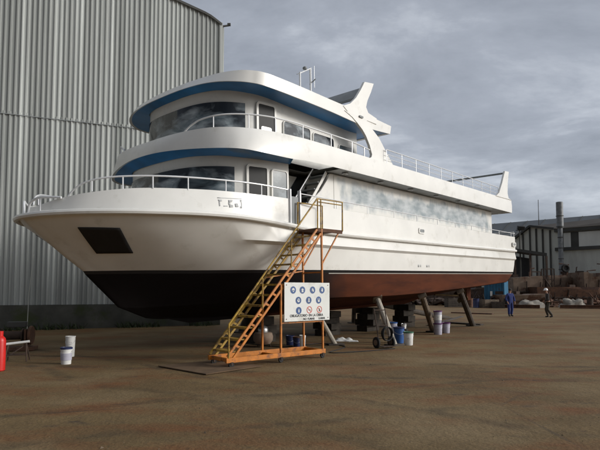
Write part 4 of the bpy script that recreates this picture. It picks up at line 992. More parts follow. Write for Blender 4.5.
# ------------------------------------------------------------------ people
def person(loc, rz, label, J, suit, helmet=False, trousers=None, mirror_arm=None):
    root = thing('person', label, 'person', (loc.x, loc.y, 0), rz)
    def skin(name, pts, edges, m_, parent, sub=1, rootv=0):
        me = bpy.data.meshes.new(name); names = list(pts); ix = {n: i for i, n in enumerate(names)}
        me.from_pydata([pts[n][0] for n in names], [(ix[a], ix[b]) for a, b in edges], [])
        o = bpy.data.objects.new(name, me); C.objects.link(o); o.parent = parent
        md = o.modifiers.new('skin', 'SKIN'); md.use_smooth_shade = True
        for i, n in enumerate(names):
            r = pts[n][1]; r = (r, r) if not isinstance(r, tuple) else r
            me.skin_vertices[0].data[i].radius = r
            me.skin_vertices[0].data[i].use_root = (i == rootv)
        sb = o.modifiers.new('sub', 'SUBSURF'); sb.levels = sub; sb.render_levels = sub
        me.materials.append(M[m_]); return o
    hp, ch, nk, hd = Vector(J['hip']), Vector(J['chest']), Vector(J['neck']), Vector(J['head'])
    P = {'hip': (hp, (.14, .10)), 'waist': ((hp*.55 + ch*.45), (.13, .095)), 'chest': (ch, (.15, .105)), 'neck': (nk, .05), 'head0': (nk*.45 + hd*.55, (.062, .075)), 'head1': (hd, (.072, .092)), 'head2': (hd + Vector((0, .0, .1)), (.055, .07))}
    E_ = [('hip', 'waist'), ('waist', 'chest'), ('chest', 'neck'), ('neck', 'head0'), ('head0', 'head1'), ('head1', 'head2')]
    Pc = {'hip': (hp, (.17, .125)), 'waist': (hp*.55 + ch*.45, (.16, .12)), 'chest': (ch, (.175, .125)), 'collar': (nk - Vector((0, 0, .015)), (.075, .07))}
    Ec = [('hip', 'waist'), ('waist', 'chest'), ('chest', 'collar')]
    Pt = {'hip': (hp + Vector((0, 0, .02)), (.172, .128))}; Et = []
    for s_ in ('L', 'R'):
        sx = 1 if s_ == 'L' else -1
        sh, eb, wr = Vector(J['sh'+s_]), Vector(J['el'+s_]), Vector(J['wr'+s_])
        hj, kn, an, toe = Vector(J['hj'+s_]), Vector(J['kn'+s_]), Vector(J['an'+s_]), Vector(J['toe'+s_])
        P.update({'sh'+s_: (sh, .055), 'el'+s_: (eb, .042), 'wr'+s_: (wr, .028), 'hj'+s_: (hj, .085), 'kn'+s_: (kn, .055), 'an'+s_: (an, .042), 'toe'+s_: (toe, .04)})
        dn = (wr - eb).normalized(); palm = wr + dn*.075
        P['palm'+s_] = (palm, (.036, .018)); E_ += [('wr'+s_, 'palm'+s_)]
        side = Vector((0, 1, 0)) if abs(dn.y) < .8 else Vector((1, 0, 0))
        side = (side - dn*side.dot(dn)).normalized(); inn = dn.cross(side)*(-sx)
        for k, (o_, ln) in enumerate(((-.027, .068), (-.009, .08), (.009, .084), (.027, .074))):
            b0 = palm + dn*.02 + side*o_
            P[f'f{k}a{s_}'] = (b0 + dn*ln*.5 + inn*.006, .0085); P[f'f{k}b{s_}'] = (b0 + dn*ln*.92 + inn*.028, .0072)
            E_ += [('palm'+s_, f'f{k}a{s_}'), (f'f{k}a{s_}', f'f{k}b{s_}')]
        P['t0'+s_] = (wr + dn*.05 + side*.05, .01); P['t1'+s_] = (wr + dn*.09 + side*.062 + inn*.012, .009)
        E_ += [('wr'+s_, 't0'+s_), ('t0'+s_, 't1'+s_), ('chest', 'sh'+s_), ('sh'+s_, 'el'+s_), ('el'+s_, 'wr'+s_), ('hip', 'hj'+s_), ('hj'+s_, 'kn'+s_), ('kn'+s_, 'an'+s_), ('an'+s_, 'toe'+s_)]
        Pc.update({'sh'+s_: (sh, .082), 'el'+s_: (eb, .065), 'cuff'+s_: (wr - dn*.02, .048)}); Ec += [('chest', 'sh'+s_), ('sh'+s_, 'el'+s_), ('el'+s_, 'cuff'+s_)]
        tgt, te = (Pt, Et) if trousers else (Pc, Ec)
        tgt.update({'hj'+s_: (hj, .112), 'kn'+s_: (kn, .085), 'hem'+s_: (an + Vector((0, 0, .03)), .078)}); te += [('hip', 'hj'+s_), ('hj'+s_, 'kn'+s_), ('kn'+s_, 'hem'+s_)]
    body = skin('body', P, E_, 'skin', root, 1)
    skin('overalls' if not trousers else 'jacket', Pc, Ec, suit, root, 2)
    if trousers: skin('trousers', Pt, Et, trousers, root, 2)
    for s_ in ('L', 'R'):
        an, toe = Vector(J['an'+s_]), Vector(J['toe'+s_])
        bt = {'a': (an + Vector((0, 0, .06)), .062), 'b': (an - Vector((0, 0, .02)), .06), 'c': (an*.4 + toe*.6, (.05, .05)), 'd': (toe, (.045, .04))}
        skin('boot', bt, [('a', 'b'), ('b', 'c'), ('c', 'd')], 'boot', root, 2)
    f = Vector(J['face']).normalized(); sd = Vector((0, 0, 1)).cross(f)
    # face: nose, eyes, mouth, ears
    R3 = Matrix((sd, f, Vector((0, 0, 1)))).transposed()
    mb = MB(); hc = hd
    mb.prism([hc + R3 @ Vector(q) for q in ((-.014, .085, -.03), (.014, .085, -.03), (.004, .09, .02), (-.004, .09, .02))], f*.03)
    for x in (-.082, .082): mb.lathe([(.006, -.008), (.024, -.006), (.024, .006), (.006, .008)], 10, hc + R3 @ Vector((x, .0, -.005)), R3 @ Matrix.Rotation(PI/2, 3, 'Y'))
    mb.build('face_features', 'skin', body)
    mb = MB()
    for x in (-.032, .032): mb.box(hc + R3 @ Vector((x, .088, .02)), (.022, .012, .01), R3)
    mb.box(hc + R3 @ Vector((0, .086, -.058)), (.045, .01, .008), R3); mb.build('eyes_and_mouth', 'hair', body)
    top = hd + Vector((0, 0, .045))
    if helmet:
        mb = MB(); mb.lathe([(.135, 0), (.125, .012), (.118, .03), (.11, .075), (.085, .115), (.045, .135), (.005, .14)], 20, top - Vector((0, 0, .005)))
        h = mb.build('helmet', 'helmet', root)
        MB().prism([top + R3 @ Vector(q) for q in ((-.085, .09, .0), (-.05, .165, -.008), (.05, .165, -.008), (.085, .09, .0))], (0, 0, .012)).build('brim', 'helmet', h)
    else:
        mb = MB(); mb.lathe([(.092, -.035), (.1, .01), (.095, .06), (.07, .095), (.03, .112), (.004, .115)], 18, top - f*.012); mb.build('hair', 'hair', root)
    return root
# local frame: +y is where the figure faces
J1 = dict(hip=(0,0,.95), chest=(0,.0,1.32), neck=(0,.0,1.5), head=(0,.02,1.65), face=(.25,1,0),
     shL=(.19,0,1.42), elL=(.31,-.02,1.16), wrL=(.27,.10,.93), shR=(-.19,0,1.42), elR=(-.31,-.02,1.16), wrR=(-.28,.08,.93),
     hjL=(.095,0,.9), knL=(.115,.03,.5), anL=(.1,0,.09), toeL=(.13,.17,.045), hjR=(-.095,0,.9), knR=(-.12,.02,.5), anR=(-.11,-.06,.09), toeR=(-.15,.1,.045))
person(px(510.5, 316.6), math.radians(195), 'standing worker in dark blue overalls, bareheaded, behind the stern of the boat', J1, 'overall')
J2 = dict(hip=(0,0,.95), chest=(0,.04,1.32), neck=(0,.07,1.5), head=(0,.11,1.64), face=(.1,1,-.1),
     shL=(.19,.03,1.42), elL=(.25,-.05,1.15), wrL=(.22,.1,.95), shR=(-.19,.05,1.42), elR=(-.25,.05,1.14), wrR=(-.18,.26,1.02),
     hjL=(.09,0,.9), knL=(.1,.12,.5), anL=(.1,.0,.09), toeL=(.12,.17,.045), hjR=(-.09,0,.9), knR=(-.1,.06,.5), anR=(-.1,-.2,.1), toeR=(-.12,-.03,.045))
person(px(548.5, 317.6), math.radians(75), 'worker in dark jacket and white helmet walking across the yard', J2, 'jacket', helmet=True, trousers='trousers')

# ------------------------------------------------------------------ far side of the yard
def at(x, y, Y):
    dz = -(y - 225 - SHIFT)/F; v = Vector((0, math.cos(PITCH), math.sin(PITCH))) + Vector(((x-300)/F, 0, 0)) + Vector((0, -math.sin(PITCH), math.cos(PITCH)))*dz
    return CAM + v*(Y/v.y)
# big slate roofed hall far behind
A = at(500, 221.7, 97); B = at(600, 212.6, 86); dAB = (B - A); dAB.z = 0; dAB.normalize(); nb = Vector((-dAB.y, dAB.x, 0))
hall = thing('far_hall', 'long low hall with dark slate-grey pitched roof behind the pale workshop', 'hall', (A.x, A.y, 0), math.atan2(dAB.y, dAB.x))
H0 = 14.2
mb = MB(); mb.grid([[(-14, -11, 9.2), (60, -11, 9.2)], [(-14, 0, H0), (60, 0, H0)], [(-14, 11, 9.2), (60, 11, 9.2)]])
mb.grid([[(-14, -11, 9.2), (60, -11, 9.2)], [(-14, -11, 8.9), (60, -11, 8.9)]])
mb.build('roof', 'far_roof', hall, smooth=0)
mb = MB()
for k in range(0, 74, 3): mb.bar((-13 + k, -10.98, 9.24), (-13 + k, -.05, H0 + .03), .12, .05)
mb.build('roof_ribs', 'far_dark', hall, smooth=0)
mb = MB(); mb.prism([(-13.8, -10.6, 0), (59.8, -10.6, 0), (59.8, 10.6, 0), (-13.8, 10.6, 0)], (0, 0, 9.1)); mb.prism([(-13.6, -10.5, 9.1), (-13.6, 10.5, 9.1), (-13.6, 0, H0 - .15)], (.2, 0, 0)); mb.build('wall', 'far_wall', hall, smooth=0)
# pale workshop in front
cor = at(557, 300, 72); cor.z = 0
l_ = at(517, 300, 77); l_.z = 0; r_ = at(600, 300, 68.5); r_.z = 0
ws = thing('workshop', 'pale clad workshop with a gable end and a strip of light panels under its eave', 'workshop', (cor.x, cor.y, 0))
def zz(x, y, Y): return at(x, y, Y).z
dl = l_ - cor; dr = (r_ - cor); drn = dr.normalized(); dln = dl.normalized()
ze = zz(557, 229.3, 72); zl = zz(518, 238.5, 77); zp = zz(533.5, 226.6, 75)
P_l = dl*1.02; P_p = dl*.6; R_e = dr + drn*22
wallp = [Vector((0, 0, 0)), P_l, P_l + Vector((0, 0, zl)), P_p + Vector((0, 0, zp)), Vector((0, 0, ze))]
back = Vector((dl.x, dl.y, 0)).normalized()
mb = MB(); mb.add(wallp, [(0, 1, 2, 3, 4)]); mb.build('gable_wall', 'far_wall', ws, smooth=0)
mb = MB()
for k, t in enumerate((.12, .3, .46, .62, .8)):
    b0 = dl*t; zt = ze + (zp - ze)*t/.6 if t < .6 else zp + (zl - zp)*(t - .6)/.42
    mb.bar(b0 + Vector((-.06, -.1, 0)), b0 + Vector((-.06, -.1, zt - .2)), .16, .2, up=(0, 1, 0))
mb.build('gable_post', 'far_dark', ws, smooth=0)
zb1 = zz(562, 248.5, 71.6); zb2 = zb1
mb = MB(); mb.add([Vector((0, 0, 0)), R_e, R_e + Vector((0, 0, ze)), Vector((0, 0, ze))], [(0, 1, 2, 3)]); mb.build('side_wall', 'far_wall', ws, smooth=0)
nfr = Vector((drn.y, -drn.x, 0))
if nfr.y > 0: nfr = -nfr
L_ = R_e.length
mb = MB(); mb.add([nfr*.05 + drn*.4 + Vector((0, 0, zb1)), nfr*.05 + drn*(L_ - .3) + Vector((0, 0, zb1)), nfr*.05 + drn*(L_ - .3) + Vector((0, 0, ze - .5)), nfr*.05 + drn*.4 + Vector((0, 0, ze - .5))], [(0, 1, 2, 3)])
mb.build('panel_backing', 'far_dark', ws, smooth=0)
x = 1.1
for i in range(8):
    w_ = (.9, 2.6, 2.3, 2.7, 2.5, 2.6, 2.4, 2.6)[i]
    o_ = MB().box(drn*(x + w_/2) + nfr*.09 + Vector((0, 0, (zb1 + ze - .5)/2)), (w_, .06, ze - .7 - zb1), Matrix.Rotation(math.atan2(drn.y, drn.x), 3, 'Z')).build('light_panel', 'far_light', ws, smooth=0)
    x += w_ + 1.0
mb = MB(); mb.bar(nfr*.15 + Vector((0, 0, zb1 - .1)), nfr*.15 + R_e + Vector((0, 0, zb1 - .1)), .3, .45); mb.bar(nfr*.2 + Vector((0, 0, ze - .25)), nfr*.2 + R_e + Vector((0, 0, ze - .25)), .4, .4); mb.build('eave_beam', 'far_dark', ws, smooth=0)
rb_ = P_p + R_e
mb = MB(); mb.add([Vector((0, 0, ze + .05)) + nfr*.3, R_e + nfr*.3 + Vector((0, 0, ze + .05)), P_p + R_e + Vector((0, 0, zp + 1.0)), P_p + Vector((0, 0, zp + .06))], [(0, 1, 2, 3)])
mb.add([P_p + Vector((0, 0, zp + .06)), P_p + R_e + Vector((0, 0, zp + 1.0)), P_l + R_e + Vector((0, 0, zl)), P_l + Vector((0, 0, zl + .06))], [(0, 1, 2, 3)])
mb.build('roof', 'far_roof2', ws, smooth=0)
mb = MB(); mb.bar(P_l + Vector((-.15, -.2, zl)), P_p + Vector((-.15, -.2, zp + .05)), .4, .3); mb.bar(P_p + Vector((-.15, -.2, zp + .05)), Vector((-.15, -.2, ze + .05)), .4, .3); mb.build('verge', 'far_dark', ws, smooth=0)
# lattice mast at the corner
q = at(559.3, 202, 70); t = thing('chimney', 'tall grey sheet-metal chimney rising above the corner of the pale workshop', 'chimney', (q.x, q.y, 0)); hz_ = q.z
MB().lathe([(.30, 0), (.30, hz_ - 3.6), (.44, hz_ - 3.5), (.44, hz_ - .05), (.40, hz_), (.36, hz_), (.36, hz_ - .3)], 16).build('flue', 'mid_grey', t)
mb = MB()
for z in [1.5 + 1.45*k for k in range(int(hz_/1.45) - 1)]:
    r_ = .31 if z < hz_ - 3.6 else .45
    mb.lathe([(r_, z), (r_ + .04, z + .01), (r_ + .04, z + .09), (r_, z + .1)], 16)
mb.build('flange', 'far_dark', t)
q = at(551, 199, 74); t = thing('flagpole', 'thin bare pole rising behind the workshop gable beside the chimney', 'pole', (q.x, q.y + 4, 0))
MB().tube([(0, 0, 0), (0, 0, q.z*.6), (0, 0, q.z + .6)], [.09, .07, .04], 8).build('shaft', 'far_dark', t); MB().lathe([(.25, 0), (.25, .2)], 10).build('footing', 'concrete', t)
q = at(519.5, 228, 66); t = thing('floodlight_post', 'dark post with a small floodlight head beside the stern rail', 'floodlight', (q.x, q.y, 0))
MB().tube([(0, 0, 0), (0, 0, q.z)], [.12, .08], 8).build('post', 'far_dark', t); MB().box((.1, -.2, q.z), (.9, .4, .5), Matrix.Rotation(.4, 3, 'X')).build('lamp_head', 'black', t, bevel=.05); MB().bar((-.5, 0, q.z - .3), (.5, 0, q.z - .3), .08, .08).build('bracket', 'far_dark', t)
# open lean-to shelter
a0 = at(514, 251, 64); a1 = at(547, 256, 61)
t = thing('lean_to', 'dark open lean-to shelter in front of the workshop gable', 'shelter', (a0.x, a0.y, 0))
dv = a1 - a0; dv.z = 0; bk = Vector((.3, 5, 0)); z0, z1 = a0.z, a1.z
MB().prism([Vector((0, 0, z0)), dv + Vector((0, 0, z1)), dv + bk + Vector((0, 0, z1 + .4)), bk + Vector((0, 0, z0 + .4))], (0, 0, .35)).build('roof', 'far_dark', t, smooth=0)
for k in (0.02, .5, .98): MB().bar(dv*k, dv*k + Vector((0, 0, z0 + (z1 - z0)*k)), .2, .2, up=(0, 1, 0)).build('post', 'rust_dark', t, smooth=0)
MB().prism([bk, dv + bk, dv + bk + Vector((0, 0, z1)), bk + Vector((0, 0, z0))], (0, .1, 0)).build('back_wall', 'black', t, smooth=0)
# rusty barge sections and scrap along the far edge
def barge(x0, x1, yt, yb, Y, m_, label, depth=5.0, ribs=True, name='barge_section', slope=0):
    p0, p1 = at(x0, yb, Y), at(x1, yb, Y + slope); zt = at((x0 + x1)/2, yt, Y).z
    d = p1 - p0; d.z = 0; ln = d.length
    t = thing(name, label, 'barge' if 'barge' in name else 'scrap', (p0.x, p0.y, 0), math.atan2(d.y, d.x))
    rg = random.Random(int(x0*3 + yt)); top = [(ln + .3, 0, zt)]; xx = ln - rg.uniform(.3, 1.2); zc_ = zt
    while xx > .4:
        z2 = zt*rg.choice((1, 1, .93, .86, .97)); top += [(xx, 0, zc_), (xx - rg.uniform(.02, .3), 0, z2)]; zc_ = z2; xx -= rg.uniform(.7, 2.6)
    top.append((-.4, 0, zc_))
    MB().prism([(0, .5, .1), (ln, .3, .1)] + [(x_, y_, z_) for x_, y_, z_ in top], (0, depth, 0)).build('hull_plating', m_, t, smooth=0)
    mb = MB(); n = max(2, int(ln/1.3))
    if ribs:
        for i in range(n + 1):
            if rg.random() < .7: x_ = min(ln, max(0, ln*i/n + rg.uniform(-.3, .3))); mb.bar((x_, .3, .2), (x_ + rg.uniform(-.15, .15), .0, zt*rg.uniform(.6, .9)), .08, .1, up=(0, 1, 0))
    mb.bar((-.2, .22, zt*.45), (ln + .1, .16, zt*.45), .12, .1)
    mb.build('stiffener', 'rust_dark', t, smooth=0)
    rg = random.Random(int(x0*7))
    for i in range(max(2, int(ln/2.5))):
        MB().box((rg.uniform(.3, ln - .3), rg.uniform(.4, depth - .4), zt + .12), (rg.uniform(.3, 1.0), rg.uniform(.3, .8), .3), Matrix.Rotation(rg.random()*3, 3, 'Z')).build('deck_fitting', 'rust_dark', t, smooth=0)
barge(517, 541, 276, 301, 58, 'tan', 'tan rusted barge section with a pale top behind the worker in blue')
barge(541, 604, 287, 301.5, 56, 'rust', 'long red-brown rusty barge hull behind the helmeted worker')
barge(538, 592, 273, 299, 62, 'tan', 'brown rusted steel box hull below the workshop side wall', slope=1)
barge(588, 640, 272, 299, 60, 'tan', 'tan rusted hull end at the far edge beside the brown box hull')
barge(506, 545, 294, 303, 52, 'tan', 'low pale rust-streaked pontoon lying nearest to the two workers', depth=3)
barge(425, 486, 288, 302, 60, 'rust_dark', 'dark rusty scrap hull seen under the stern', depth=4)
barge(360, 428, 292, 304, 62, 'rust_dark', 'low dark scrap hull seen under the keel further forward', depth=4)
barge(290, 362, 293, 305, 64, 'rust_dark', 'dark scrap hull far behind the access stair', depth=4)
rgp = random.Random(5)
for i, (x, y, Y, lb) in enumerate(((523, 277, 60, 'rusty bent pipe sticking up from the tan barge section'), (545, 288, 58, 'rusty pipe leaning on the long red-brown barge hull'), (560, 275, 64, 'thin rusty pipe standing on the brown box hull below the tyre'), (571, 274, 64, 'short rusty pipe stub on the brown box hull'), (584, 273, 64, 'tall rusty pipe at the right end of the brown box hull'), (597, 274, 61, 'leaning pipe over the tan hull end at the far edge'))):
    q = at(x, y, Y); h_ = q.z + rgp.uniform(.2, 1.3); t = MB().tube([(0, 0, 0), (rgp.uniform(-.2, .2), .2, h_*.6), (rgp.uniform(-.6, .6), .3, h_), (rgp.uniform(-.9, .9), .3, h_ + .1)], .07, 6).build('scrap_pipe', 'rust_dark' if i % 2 else 'rust', None)
    t.location = (q.x, q.y - 1.5, 0); tag(t, lb, 'pipe')
# black round pipe end
q = at(565.5, 268.5, 60.5); t = thing('fender_tyre', 'big black tyre lying up against the workshop wall', 'tyre', (q.x, q.y, q.z - .42))
ty = MB(); ty.tube([(.36*math.cos(a_), 0, .45 + .36*math.sin(a_)) for a_ in [2*PI*k/24 for k in range(24)]], .14, 8, closed=True); ty.build('casing', 'rubber', t)
MB().lathe([(.24, -.04), (.24, .04)], 16, (0, .06, .45), Matrix.Rotation(PI/2, 3, 'X')).build('rim', 'black', t)
# blue container
p0, p1 = at(485, 294, 55), at(504, 294, 54); d = p1 - p0; d.z = 0; ln = d.length; zt = at(494, 281, 55).z
t = thing('steel_container', 'blue steel container under the stern overhang', 'container', (p0.x, p0.y, 0), math.atan2(d.y, d.x))
prof = []
x = 0
while x < ln - .2: prof += [(x, 0), (x + .12, 0), (x + .16, .05), (x + .26, .05)]; x += .3
prof.append((ln, 0))
MB().grid([[(a_, b_, .1) for a_, b_ in prof], [(a_, b_, zt - .1) for a_, b_ in prof]]).build('side_sheet', 'container', t, smooth=0)
mb = MB(); mb.prism([(0, .06, .05), (ln, .06, .05), (ln, 2.4, .05), (0, 2.4, .05)], (0, 0, zt - .06)); mb.build('shell', 'container', t, smooth=0)
mb = MB()
for z in (.06, zt - .06): mb.bar((-.05, -.02, z), (ln + .05, -.02, z), .12, .12)
for x in (0, ln): mb.bar((x, -.02, .06), (x, -.02, zt - .06), .12, .12, up=(0, 1, 0))
mb.build('corner_frame', 'container', t, smooth=0)
MB().box((ln*.34, -.05, zt*.5), (.22, .04, .5)).build('door_plate', 'white_plastic', t, smooth=0)
# white tarp heap
def heap(loc, s, m_, label, name, cat, seed):
    rows = []; n, k_ = 12, 28
    for i in range(n + 1):
        ph = PI/2*i/n; rows.append([])
        for j in range(k_):
            th = 2*PI*j/k_; v = Vector((math.cos(ph)*math.cos(th), math.cos(ph)*math.sin(th), math.sin(ph)))
            r = 1 + .45*noise.noise(v*1.7 + Vector((seed, 0, 0))) + .15*noise.noise(v*5 + Vector((seed, 3, 0)))
            rows[-1].append(Vector((v.x*s[0]*r, v.y*s[1]*r, max(0, v.z*s[2]*r))))
    o = MB().grid(rows, close_u=True).build(name, m_, None, smooth=50); o.location = (loc.x, loc.y, 0); return tag(o, label, cat)
heap(at(573, 302, 51), (1.25, .7, .85), 'white_tarp', 'white sheet-covered heap lying before the rusty barge hull', 'tarpaulin_heap', 'heap', 2)
heap(at(531, 301, 50), (1.3, .7, .7), 'white_tarp', 'pale dusty heap between the two workers', 'tarpaulin_heap', 'heap', 5)
# long steel beams lying on the ground
for i, (x0, y0, x1, y1, lb) in enumerate(((470, 304.5, 600, 306, 'longest dark steel beam lying along the ground behind the workers'), (555, 303, 625, 304, 'dark steel beam on the ground behind the helmeted worker'),
        (478, 307.5, 540, 308.5, 'thin brown beam on the ground behind the worker in blue'), (560, 308.5, 630, 309, 'brown timber baulk lying nearest on the ground at the far edge'))):
    p0, p1 = px(x0, y0), px(x1, y1); d = p1 - p0
    mb = MB(); ln = d.length
    mb.box((0, 0, .03), (ln, .3, .04)); mb.box((0, 0, .17), (ln, .05, .24)); mb.box((0, 0, .31), (ln, .3, .04))
    o = mb.build('steel_beam', 'rust_dark' if i < 2 else 'rust', None, smooth=0); mm_ = (p0 + p1)/2; o.location = (mm_.x, mm_.y, 0); o.rotation_euler = (0, 0, math.atan2(d.y, d.x))
    tag(o, lb, 'beam', 'beams lying along the far edge of the yard')
# drums, crates and plates in the scrap line
rg = random.Random(11)
def drum(loc, m_, label):
    t = thing('oil_drum', label, 'drum', (loc.x, loc.y, 0), 0, 'oil drums among the scrap')
    MB().lathe([(.28, 0), (.29, .02), (.28, .04), (.28, .28), (.295, .3), (.28, .32), (.28, .56), (.295, .58), (.28, .6), (.28, .86), (.29, .88), (.27, .88), (.265, .86)], 20).build('barrel', m_, t)
    MB().lathe([(.03, .86), (.03, .885)], 8, (.15, 0, 0)).build('bung', 'rust_dark', t)
for (x, y, Y, m_, lb) in ((470, 301, 52, 'rust', 'rust brown oil drum in the scrap left of the blue container'), (476, 302, 50, 'blue_dark', 'dark blue oil drum before the blue container'), (507, 301, 51, 'rubber', 'black oil drum beside the worker in blue'),
                          (545, 300, 52, 'rust', 'rusty oil drum just left of the helmeted worker'), (590, 301, 51, 'rust_dark', 'dark oil drum beside the white sheet-covered heap'), (461, 302, 53, 'rubber', 'black oil drum under the slanting prop')):
    drum(px(x, 300 + 1.7*F/Y*0 + 6.0), m_, lb) if False else drum(flat(at(x, y, Y)), m_, lb)
def crate(loc, s, rz, m_, label):
    t = thing('wooden_crate', label, 'crate', (loc.x, loc.y, 0), rz)
    mb = MB(); n = 5
    for i in range(n):
        z = s[2]*(i + .5)/n
        mb.box((0, -s[1]/2, z), (s[0], .04, s[2]/n*.82)); mb.box((0, s[1]/2, z), (s[0], .04, s[2]/n*.82)); mb.box((-s[0]/2, 0, z), (.04, s[1]-.05, s[2]/n*.82)); mb.box((s[0]/2, 0, z), (.04, s[1]-.05, s[2]/n*.82))
    mb.build('boards', m_, t, smooth=0)
    mb = MB()
    for x in (-.46, .46):
        for y in (-.46, .46): mb.box((x*s[0], y*s[1], s[2]/2), (.08, .08, s[2]))
    mb.box((0, 0, .04), (s[0]-.06, s[1]-.06, .04)); mb.build('corner_posts', 'timber_dark', t, smooth=0)
crate(flat(at(489, 301, 50)), (1.5, 1.0, .8), .2, 'timber', 'brown slatted crate among scrap in front of the blue container')
crate(flat(at(498, 302, 49)), (1.1, .8, .6), -.3, 'timber_dark', 'dark slatted crate between blue container and worker in blue')
crate(flat(at(454, 301, 52)), (1.6, 1.0, .9), .1, 'timber_dark', 'dark slatted crate seen under the hull near the stern prop')
def scrap(loc, seed, label, n=12, s=1.6, m_='rust_dark'):
    """a tangle of bent plates, angle bars and pipes: one scrap pile nobody could count."""
    r = random.Random(seed); mb = MB()
    for i in range(n):
        c_ = Vector((r.gauss(0, s*.5), r.gauss(0, s*.3), r.uniform(.08, s*.35)))
        if r.random() < .5:
            d = Vector((r.gauss(0, 1), r.gauss(0, .5), r.gauss(0, .35))).normalized()*r.uniform(.4, s*.7); mb.tube([c_ - d, c_ + d*.1 + Vector((0, 0, r.uniform(0, .1))), c_ + d], r.uniform(.03, .09), 6)
        else:
            mb.box(c_, (r.uniform(.3, s*.8), r.uniform(.2, .8), r.uniform(.02, .3)), Matrix.Rotation(r.gauss(0, .4), 3, 'X') @ Matrix.Rotation(r.random()*3, 3, 'Z'))
    o = mb.build('scrap_pile', m_, None, smooth=0); o.location = loc; return tag(o, label, 'scrap pile', None, 'stuff')
for i, (x, Y, s, lb) in enumerate(((481, 57, 1.8, 'dark tangle of scrap steel beside the blue container'), (512, 56, 1.7, 'tangle of rusty scrap behind the worker in blue'), (536, 55, 1.5, 'low rusty scrap tangle between the two workers'), (552, 57, 1.6, 'scrap tangle behind the helmeted worker'), (580, 58, 2.0, 'scrap pipes and plates on the brown box hull side'), (596, 55, 1.8, 'scrap tangle at the far edge of the barge hull'), (466, 58, 1.8, 'dark scrap tangle under the stern'), (440, 60, 1.8, 'dark scrap tangle seen between the props'), (410, 62, 1.8, 'dark scrap tangle seen under the keel'))):
    q = at(x, 300, Y); scrap((q.x, q.y - 2, 0), i + 3, lb, 44, s, 'rust' if i in (1, 2, 5) else 'rust_dark')
# things standing on the hulls that show against the workshop
for i, (x, y, Y, w, h, lb) in enumerate(((536, 277, 59, 1.0, 1.5, 'dark steel pipe rack standing on the tan barge section'), (549, 274, 61, 1.2, 1.8, 'dark steel pipe rack standing before the chimney'))):
    q = at(x, y, Y); t = thing('pipe_rack', lb, 'rack', (q.x, q.y, 0))
    zt = q.z + .6; mb = MB()
    for sx in (-w/2, w/2):
        for sy in (0, .6): mb.bar((sx, sy, 0), (sx, sy, zt), .1, .1, up=(0, 1, 0))
    mb.build('upright', 'rust_dark', t, smooth=0); mb = MB()
    for z in (zt, zt*.7, zt*.4): mb.bar((-w/2, 0, z), (w/2, 0, z), .09, .09); mb.bar((-w/2, .6, z), (w/2, .6, z), .09, .09)
    mb.bar((-w/2, 0, zt*.4), (w/2, 0, zt*.7), .06, .06); mb.build('crossbar', 'rust_dark', t, smooth=0)
# boundary wall between shed and hall, far behind the boat
t = thing('boundary_wall', 'grey concrete boundary wall far behind the boat', 'wall', (-4, 74, 0))
MB().box((17, 0, 1.0), (36, .25, 2.0)).build('wall_panel', 'concrete', t, smooth=0); mb = MB()
for i in range(13): mb.box((-1 + 3*i, -.16, 1.05), (.25, .12, 2.1))
mb.build('wall_pier', 'concrete', t, smooth=0); MB().box((17, 0, 2.04), (36.1, .34, .08)).build('coping', 'concrete', t, smooth=0)

# ------------------------------------------------------------------ sky and sun
SUN_EL = math.radians(20); SUN_DIR = Vector((.968*math.cos(SUN_EL), -.17*math.cos(SUN_EL), math.sin(SUN_EL))).normalized()   # towards the sun
w = bpy.data.worlds.new('World'); SC.world = w; w.use_nodes = True
nt = w.node_tree; N = nt.nodes; L = nt.links; bg = N['Background']; bg.inputs['Strength'].default_value = .1
sky = N.new('ShaderNodeTexSky'); sky.sky_type = 'NISHITA'; sky.sun_disc = False; sky.sun_elevation = SUN_EL
sky.sun_rotation = math.atan2(SUN_DIR.x, SUN_DIR.y)
tc = N.new('ShaderNodeTexCoord'); sp = N.new('ShaderNodeSeparateXYZ'); L.new(tc.outputs['Generated'], sp.inputs[0])
def mth(op, a_, b_):
    n = N.new('ShaderNodeMath'); n.operation = op
    for i, v in enumerate((a_, b_)):
        if isinstance(v, (int, float)): n.inputs[i].default_value = v
        else: L.new(v, n.inputs[i])
    return n.outputs[0]
zc = mth('ADD', mth('MAXIMUM', sp.outputs['Z'], 0), .22)
cb = N.new('ShaderNodeCombineXYZ'); L.new(mth('DIVIDE', sp.outputs['X'], zc), cb.inputs[0]); L.new(mth('DIVIDE', sp.outputs['Y'], zc), cb.inputs[1])
n1 = N.new('ShaderNodeTexNoise'); n1.inputs['Scale'].default_value = 1.7; n1.inputs['Detail'].default_value = 10; n1.inputs['Roughness'].default_value = .6; n1.inputs['Distortion'].default_value = .25
mpw = N.new('ShaderNodeMapping'); mpw.inputs['Location'].default_value = (2.2, 4.3, 0); mpw.inputs['Scale'].default_value = (1, 1.3, 1); mpw.inputs['Rotation'].default_value = (0, 0, .5)
L.new(cb.outputs[0], mpw.inputs[0]); L.new(mpw.outputs[0], n1.inputs['Vector'])
rp_ = N.new('ShaderNodeValToRGB'); e = rp_.color_ramp.elements
e[0].position = .30; e[0].color = (2.2, 2.4, 2.8, 1); e[1].position = .72; e[1].color = (5.3, 5.6, 6.1, 1)
m_ = rp_.color_ramp.elements.new(.52); m_.color = (3.2, 3.45, 3.95, 1)
L.new(n1.outputs['Fac'], rp_.inputs[0])
mx = N.new('ShaderNodeMix'); mx.data_type = 'RGBA'; mx.inputs[0].default_value = .9
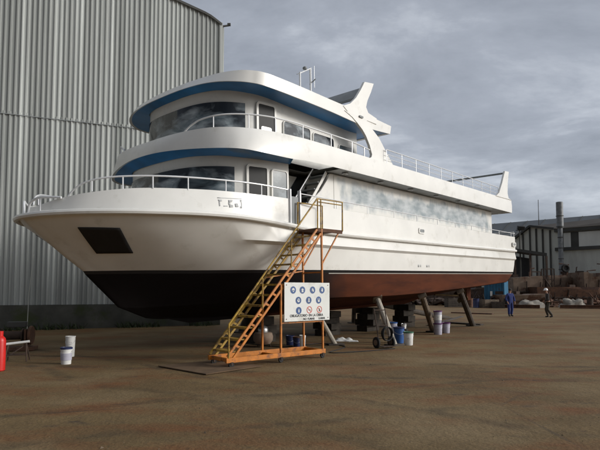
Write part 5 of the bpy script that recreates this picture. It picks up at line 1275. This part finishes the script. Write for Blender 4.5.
# thin bright cloud round the hidden sun
nv = N.new('ShaderNodeVectorMath'); nv.operation = 'NORMALIZE'; L.new(tc.outputs['Generated'], nv.inputs[0])
dp = N.new('ShaderNodeVectorMath'); dp.operation = 'DOT_PRODUCT'; L.new(nv.outputs[0], dp.inputs[0]); dp.inputs[1].default_value = tuple(SUN_DIR)
gl = mth('MULTIPLY', mth('POWER', mth('MAXIMUM', dp.outputs['Value'], 0), 7.0), 21.0)
gc = N.new('ShaderNodeVectorMath'); gc.operation = 'SCALE'; gc.inputs[0].default_value = (1, .98, .94); L.new(gl, gc.inputs['Scale'])
# sky dimmed behind and left, out of view, added to keep the bow dark
hv = N.new('ShaderNodeVectorMath'); hv.operation = 'DOT_PRODUCT'; L.new(nv.outputs[0], hv.inputs[0]); hv.inputs[1].default_value = (.62, .70, .35)
hm = N.new('ShaderNodeMapRange'); hm.interpolation_type = 'SMOOTHSTEP'; hm.inputs[1].default_value = -.75; hm.inputs[2].default_value = .35; hm.inputs[3].default_value = .28; hm.inputs[4].default_value = 1.0; L.new(hv.outputs['Value'], hm.inputs[0])
hc = N.new('ShaderNodeVectorMath'); hc.operation = 'SCALE'; L.new(rp_.outputs[0], hc.inputs[0]); L.new(hm.outputs[0], hc.inputs['Scale'])
sm = N.new('ShaderNodeVectorMath'); sm.operation = 'ADD'; L.new(hc.outputs[0], sm.inputs[0]); L.new(gc.outputs[0], sm.inputs[1])
L.new(sky.outputs[0], mx.inputs[6]); L.new(sm.outputs[0], mx.inputs[7]); L.new(mx.outputs[2], bg.inputs['Color'])
sl_ = bpy.data.lights.new('sun', 'SUN'); sl_.energy = 1.5; sl_.angle = math.radians(12); sl_.color = (1, .96, .90)
so = bpy.data.objects.new('sun', sl_); C.objects.link(so); so.rotation_euler = (-SUN_DIR).to_track_quat('-Z', 'Y').to_euler(); so.location = (30, -10, 30)
vs_ = SC.view_settings; vs_.view_transform = 'Standard'; vs_.look = 'None'; vs_.gamma = 1; vs_.use_curve_mapping = False; vs_.exposure = .35
SC.cycles.max_bounces = 6
